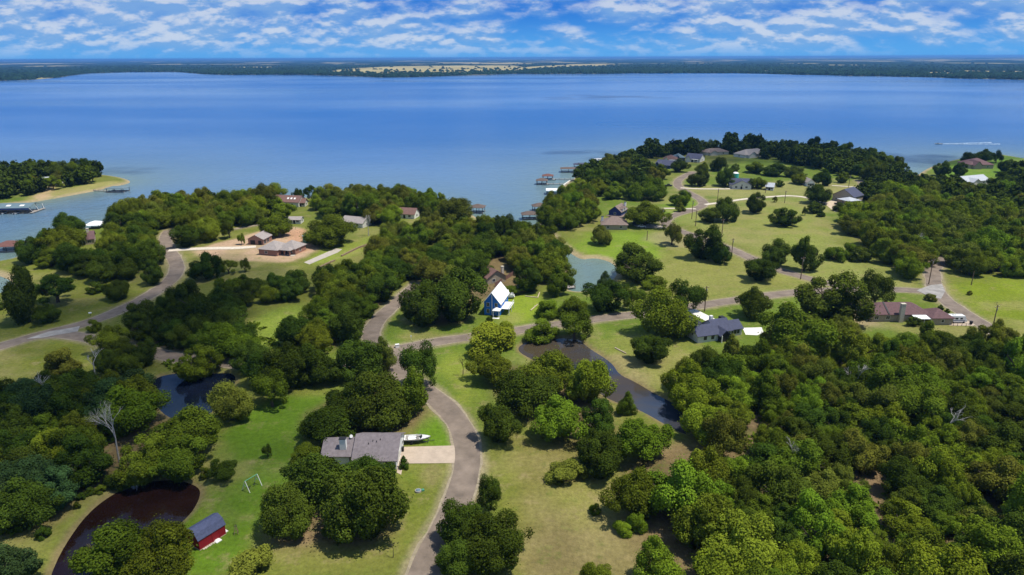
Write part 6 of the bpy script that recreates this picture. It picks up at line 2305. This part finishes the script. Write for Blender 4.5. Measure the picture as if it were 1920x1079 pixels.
fill_wood([(690, 482), (730, 455), (790, 440), (900, 440), (1000, 450), (1045, 480), (1060, 520), (1000, 545), (965, 490), (900, 480), (880, 530), (800, 530), (760, 520)],
          5.6, 8.2, OAKS, (D, MI, MI, OL), 'massed between inlet and middle lane', 'oaks by the inlet', 9, 0.54)
fill_wood([(800, 438), (900, 425), (1000, 440), (1030, 462), (900, 450)], 4.2, 6.0, OAKS, (MI, OL), 'fringing the inlet', 'oaks fringing the inlet', 10, 0.66)
fill_wood([(85, 470), (130, 440), (220, 425), (300, 440), (310, 480), (285, 500), (220, 540), (170, 520), (120, 510), (90, 500)], 5.6, 8.0, OAKS, (D, D, MI),
          'around the maroon and tan roof', 'oaks around the maroon and tan roof', 11, 0.56, holes=([(130, 440), (190, 436), (198, 494), (134, 498)], [(150, 414), (216, 410), (226, 470), (160, 470)]))
fill_wood([(200, 428), (240, 408), (290, 392), (420, 386), (520, 400), (490, 420), (440, 425), (400, 440), (340, 450), (310, 445)], 5.8, 8.4, OAKS, (MI, MI, BR, OL, OL),
          'on the left shore ridge', 'oaks of the left shore ridge', 12, 0.56, holes=([(150, 414), (216, 408), (230, 470), (160, 470)],))
fill_wood([(420, 388), (500, 377), (550, 378), (560, 410), (500, 420), (430, 410)], 6.0, 8.4, OAKS, (MI, BR, OL), 'around the skylight house', 'oaks around the skylight house', 13, 0.6, holes=([(505, 378), (585, 378), (588, 408), (508, 410)],))
fill_wood([(585, 385), (650, 374), (720, 376), (790, 382), (850, 396), (800, 406), (770, 420), (720, 430), (660, 400), (600, 410)], 6.2, 9.0, OAKS, (MI, BR, OL, MI),
          'on the middle shore', 'oaks of the middle shore', 14, 0.56, holes=([(735, 395), (786, 398), (792, 432), (738, 430)],))
fill_wood([(1015, 432), (1030, 402), (1066, 374), (1085, 352), (1110, 360), (1100, 400), (1080, 430)], 5.6, 8.0, OAKS, (MI, OL, BR), 'on the shore beside the boathouses', 'oaks beside the boathouses', 15, 0.66)
fill_wood([(1080, 345), (1092, 322), (1130, 318), (1180, 305), (1240, 330), (1225, 360), (1250, 375), (1180, 378), (1110, 372), (1120, 345)], 5.8, 8.4, OAKS, (MI, D, OL),
          'between the inlet and the looping lane', 'oaks between the inlet and the loop', 16, 0.72)
fill_wood([(1135, 312), (1180, 302), (1230, 291), (1300, 284), (1400, 280), (1450, 287), (1540, 292), (1600, 299), (1655, 314), (1695, 333), (1640, 345), (1560, 325),
           (1480, 306), (1440, 297), (1380, 290), (1280, 290), (1200, 300)],
          6.0, 9.2, OAKS + ('loose', 'loose'), (D, D, MI), 'along the far dark point', 'oaks of the far point', 17, 0.62, hscale=(1.4, 2.1))
fill_wood([(1620, 350), (1720, 345), (1740, 360), (1680, 375), (1620, 395), (1610, 370)], 4.8, 6.8, OAKS, (MI, BR), 'right of the barn shaped house', 'oaks right of the barn shaped house', 19, 0.64)
fill_wood([(-60, 334), (40, 330), (150, 327), (210, 333), (150, 339), (60, 344), (-60, 350)], 6.0, 9.0, OAKS, (D, D, MI), 'at the back of the left peninsula', 'back oaks of the left peninsula', 20, 0.58, hscale=(1.4, 2.0))
fill_wood([(-60, 352), (60, 348), (120, 344), (196, 340), (150, 349), (70, 362), (50, 372), (-60, 380)], 5.0, 7.4, ('dome', 'loose', 'loose', 'tall'), (MI, BR, OL), 'at the front of the left peninsula', 'front oaks of the left peninsula', 23, 0.74, hscale=(1.4, 1.9))
fill_wood([(1905, 330), (1960, 330), (1990, 360), (1880, 372), (1870, 366)], 6.0, 8.4, OAKS, (D, MI), 'around the right edge house', 'oaks at the right edge', 21, 0.66)
fill_wood([(1560, 600), (1585, 630), (1600, 660), (1500, 690), (1430, 690), (1440, 640)], 3.6, 5.2, OAKS, (MI, OL), 'right of the blue roofed house', 'oaks right of the blue roof', 22, 0.64)

plant_woods({'dome': 215, 'tall': 250, 'round': 170, 'loose': 90, 'cone': 40})

# ------------------------------------------------------------------ bare trees
bare_tree('dead_tree', *at(226, 878), 17.0, 3, M['dead_wood'], 'large white bare dead tree in the dark left wood', 0.40, 6, 0.24)
bare_tree('dead_tree', *at(180, 712), 11.0, 8, M['dead_wood'], 'grey crooked dead tree above the left wood', 0.75, 4)
bare_tree('dead_tree', *at(868, 704), 6.0, 12, M['bark'], 'small bare dark tree on the sunny verge', 0.5, 4)
bare_tree('dead_tree', *at(691, 442), 12.0, 5, M['dead_wood'], 'grey bare tree in front of the hidden grey roof', 0.5, 4)
bare_tree('dead_tree', *at(1772, 830), 11.0, 9, M['dead_wood'], 'pale dead limbs rising from the lower right wood', 0.6, 4)
bare_tree('dead_tree', *at(1845, 1070), 9.5, 15, M['dead_wood'], 'pale dead snag near the bottom right corner', 0.5, 4)
bare_tree('dead_tree', *at(1478, 890), 10.0, 17, M['dead_wood'], 'grey dead tree at the left of the lower right wood', 0.55, 4)
bare_tree('dead_tree', *at(1600, 745), 11.0, 19, M['dead_wood'], 'thin grey dead top at the back of the lower right wood', 0.5, 4)
bare_tree('dead_tree', *at(1712, 480), 12.0, 27, M['dead_wood'], 'grey dead limbs in the wood beyond the bright field', 0.5, 4)
bare_tree('dead_tree', *at(95, 770), 12.0, 29, M['dead_wood'], 'faint grey dead branches in the far left wood', 0.5, 4)
bare_tree('sapling', *at(737, 1045), 4.0, 21, M['bark'], 'thin leafless sapling on the lawn left of the lane', 0.5, 3)
bare_tree('fallen_tree', *at(1868, 584), 4.2, 31, M['bark'], 'dark fallen snag in the bright green field', 1.2, 4)
# ------------------------------------------------------------------ weeds and tufts, too many to count
def tufts(name, n, poly_px, size, leaf, seed, label, test=None):
    rs = np.random.RandomState(seed)
    out = []
    for poly in poly_px:
        W = smooth_closed(pts(poly), 1)
        lo, hi = W.min(0), W.max(0)
        C = lo + (hi - lo) * rs.rand(n, 2)
        C = C[inside(C, W)]
        C = C[vnoise(C, 6, seed) + 0.4 * rs.rand(len(C)) > 0.72]
        ok = (pond_dist(C) > 0.1) & (look(_GL, C) > 0.4)
        for nm, line, w, m_ in ROAD_W:
            ok &= line_dist(C, line) > w + .9
        for bx, by, br in KEEP_OUT:
            ok &= np.hypot(C[:, 0] - bx, C[:, 1] - by) > br
        out.append(C[ok])
    C = np.vstack(out)
    z = look(_GZ, C)
    k = 6
    P = np.repeat(np.column_stack([C, z]), k, 0)
    sz = np.repeat(size * rs.uniform(.5, 1.4, len(C)), k)
    P[:, :2] += rs.normal(size=(len(P), 2)) * (sz * .8)[:, None]
    P[:, 2] += sz * rs.uniform(.1, .8, len(P))
    Nn = rs.normal(size=P.shape) * .6 + np.array([0, 0, .8])
    V, F, _ = leaf_cards(rs, P, Nn, sz, None)
    me = np_mesh(name, V, F)
    a = me.attributes.new('tint', 'FLOAT', 'FACE')
    a.data.foreach_set('value', rs.rand(len(F)).astype(np.float32))
    tag(link(name, me, M[leaf]), label, 'weeds', kind='stuff')


tufts('undergrowth', 5200, [[(1255, 735), (1440, 694), (1640, 668), (1900, 650), (2000, 660), (2100, 1150), (1300, 1130), (1290, 1010), (1380, 880), (1310, 800)],
                            [(0, 720), (200, 705), (290, 770), (160, 870), (60, 1000), (-60, 1010)],
                            [(640, 520), (760, 500), (640, 660), (540, 660)], [(240, 690), (330, 555), (480, 590), (560, 700)]], 0.55, 'leaf_mid', 5,
      'low green undergrowth on the floor of the woods')

# ------------------------------------------------------------------ fair-weather clouds overhead; their shade lies on the land
cm_ = bpy.data.materials.new('cloud')
cm_.use_nodes = True
_N, _L = cm_.node_tree.nodes, cm_.node_tree.links
_N.clear()
_o = _N.new('ShaderNodeOutputMaterial')
_t = _N.new('ShaderNodeBsdfTransparent')
_d = _N.new('ShaderNodeBsdfDiffuse')
_d.inputs['Color'].default_value = (0.9, 0.9, 0.9, 1)
_x = _N.new('ShaderNodeMixShader')
_x.inputs[0].default_value = 0.16
_L.new(_t.outputs[0], _x.inputs[1])
_L.new(_d.outputs[0], _x.inputs[2])
_L.new(_x.outputs[0], _o.inputs['Surface'])
CLOUD_Z = 900.0


def cloud(gx, gy, rx, ry, n, seed, label):
    """heap of puffs whose shade falls round the ground point gx, gy"""
    rs = np.random.RandomState(seed)
    bm = bmesh.new()
    for k in range(n):
        a, q = rs.uniform(0, 6.283), rs.rand() ** 0.5
        r = min(rx, ry) * rs.uniform(0.28, 0.62) * (1.15 - 0.6 * q)
        m4 = Matrix.Translation((rx * q * math.cos(a), ry * q * math.sin(a), rs.uniform(0, .5) * r)) @ Matrix.Diagonal((r, r, r * .6, 1))
        bmesh.ops.create_icosphere(bm, subdivisions=3, radius=1.0, matrix=m4)
    off = rs.rand(3) * 100
    from mathutils import noise as mn
    for v in bm.verts:
        d = mn.fractal(v.co * (2.2 / min(rx, ry)) + Vector(off), 0.8, 2.0, 4)
        v.co += v.normal * d * min(rx, ry) * 0.16
    me = bpy.data.meshes.new('cloud')
    bm.to_mesh(me)
    bm.free()
    k = CLOUD_Z / sun_dir.z
    o = link('cloud', me, cm_)
    o.location = (gx + sun_dir.x * k, gy + sun_dir.y * k, CLOUD_Z)
    tag(o, label, 'cloud', 'clouds overhead', 'structure')


CLOUDS = [((1310, 288), 150, 48, 30), ((1540, 298), 160, 52, 30), ((1840, 302), 100, 50, 24), ((60, 850), 70, 60, 18), ((280, 575), 95, 60, 18), ((60, 322), 110, 36, 12)]
for _i, (q, rx, ry, n) in enumerate(CLOUDS):
    cloud(*at(*q), rx, ry, n, 40 + _i, 'white cumulus cloud high over the scene')
_rs = random.Random(9)
for _i in range(16):
    _a, _d2 = _rs.uniform(0, 6.28), _rs.uniform(1400, 5000)
    cloud(_d2 * math.sin(_a), _d2 * math.cos(_a), _rs.uniform(90, 220), _rs.uniform(60, 120), 12, 60 + _i, 'white cumulus cloud high over the scene')

# ------------------------------------------------------------------ haze over the lake
V0, V1 = (-170000, -2000, -8.0), (170000, 175000, 97.0)
hz = MB().box(*V0, *V1).build('haze', None)
hm = bpy.data.materials.new('haze')
hm.use_nodes = True
hm.node_tree.nodes.clear()
ho = hm.node_tree.nodes.new('ShaderNodeOutputMaterial')
hv = hm.node_tree.nodes.new('ShaderNodeVolumePrincipled')
hv.inputs['Color'].default_value = (0.18, 0.47, 1.0, 1)
hv.inputs['Density'].default_value = 0.00005
hv.inputs['Anisotropy'].default_value = 0.2
hm.node_tree.links.new(hv.outputs[0], ho.inputs['Volume'])
hz.data.materials.append(hm)
tag(hz, 'thin blue haze over the lake and the far shore', 'haze', kind='stuff')
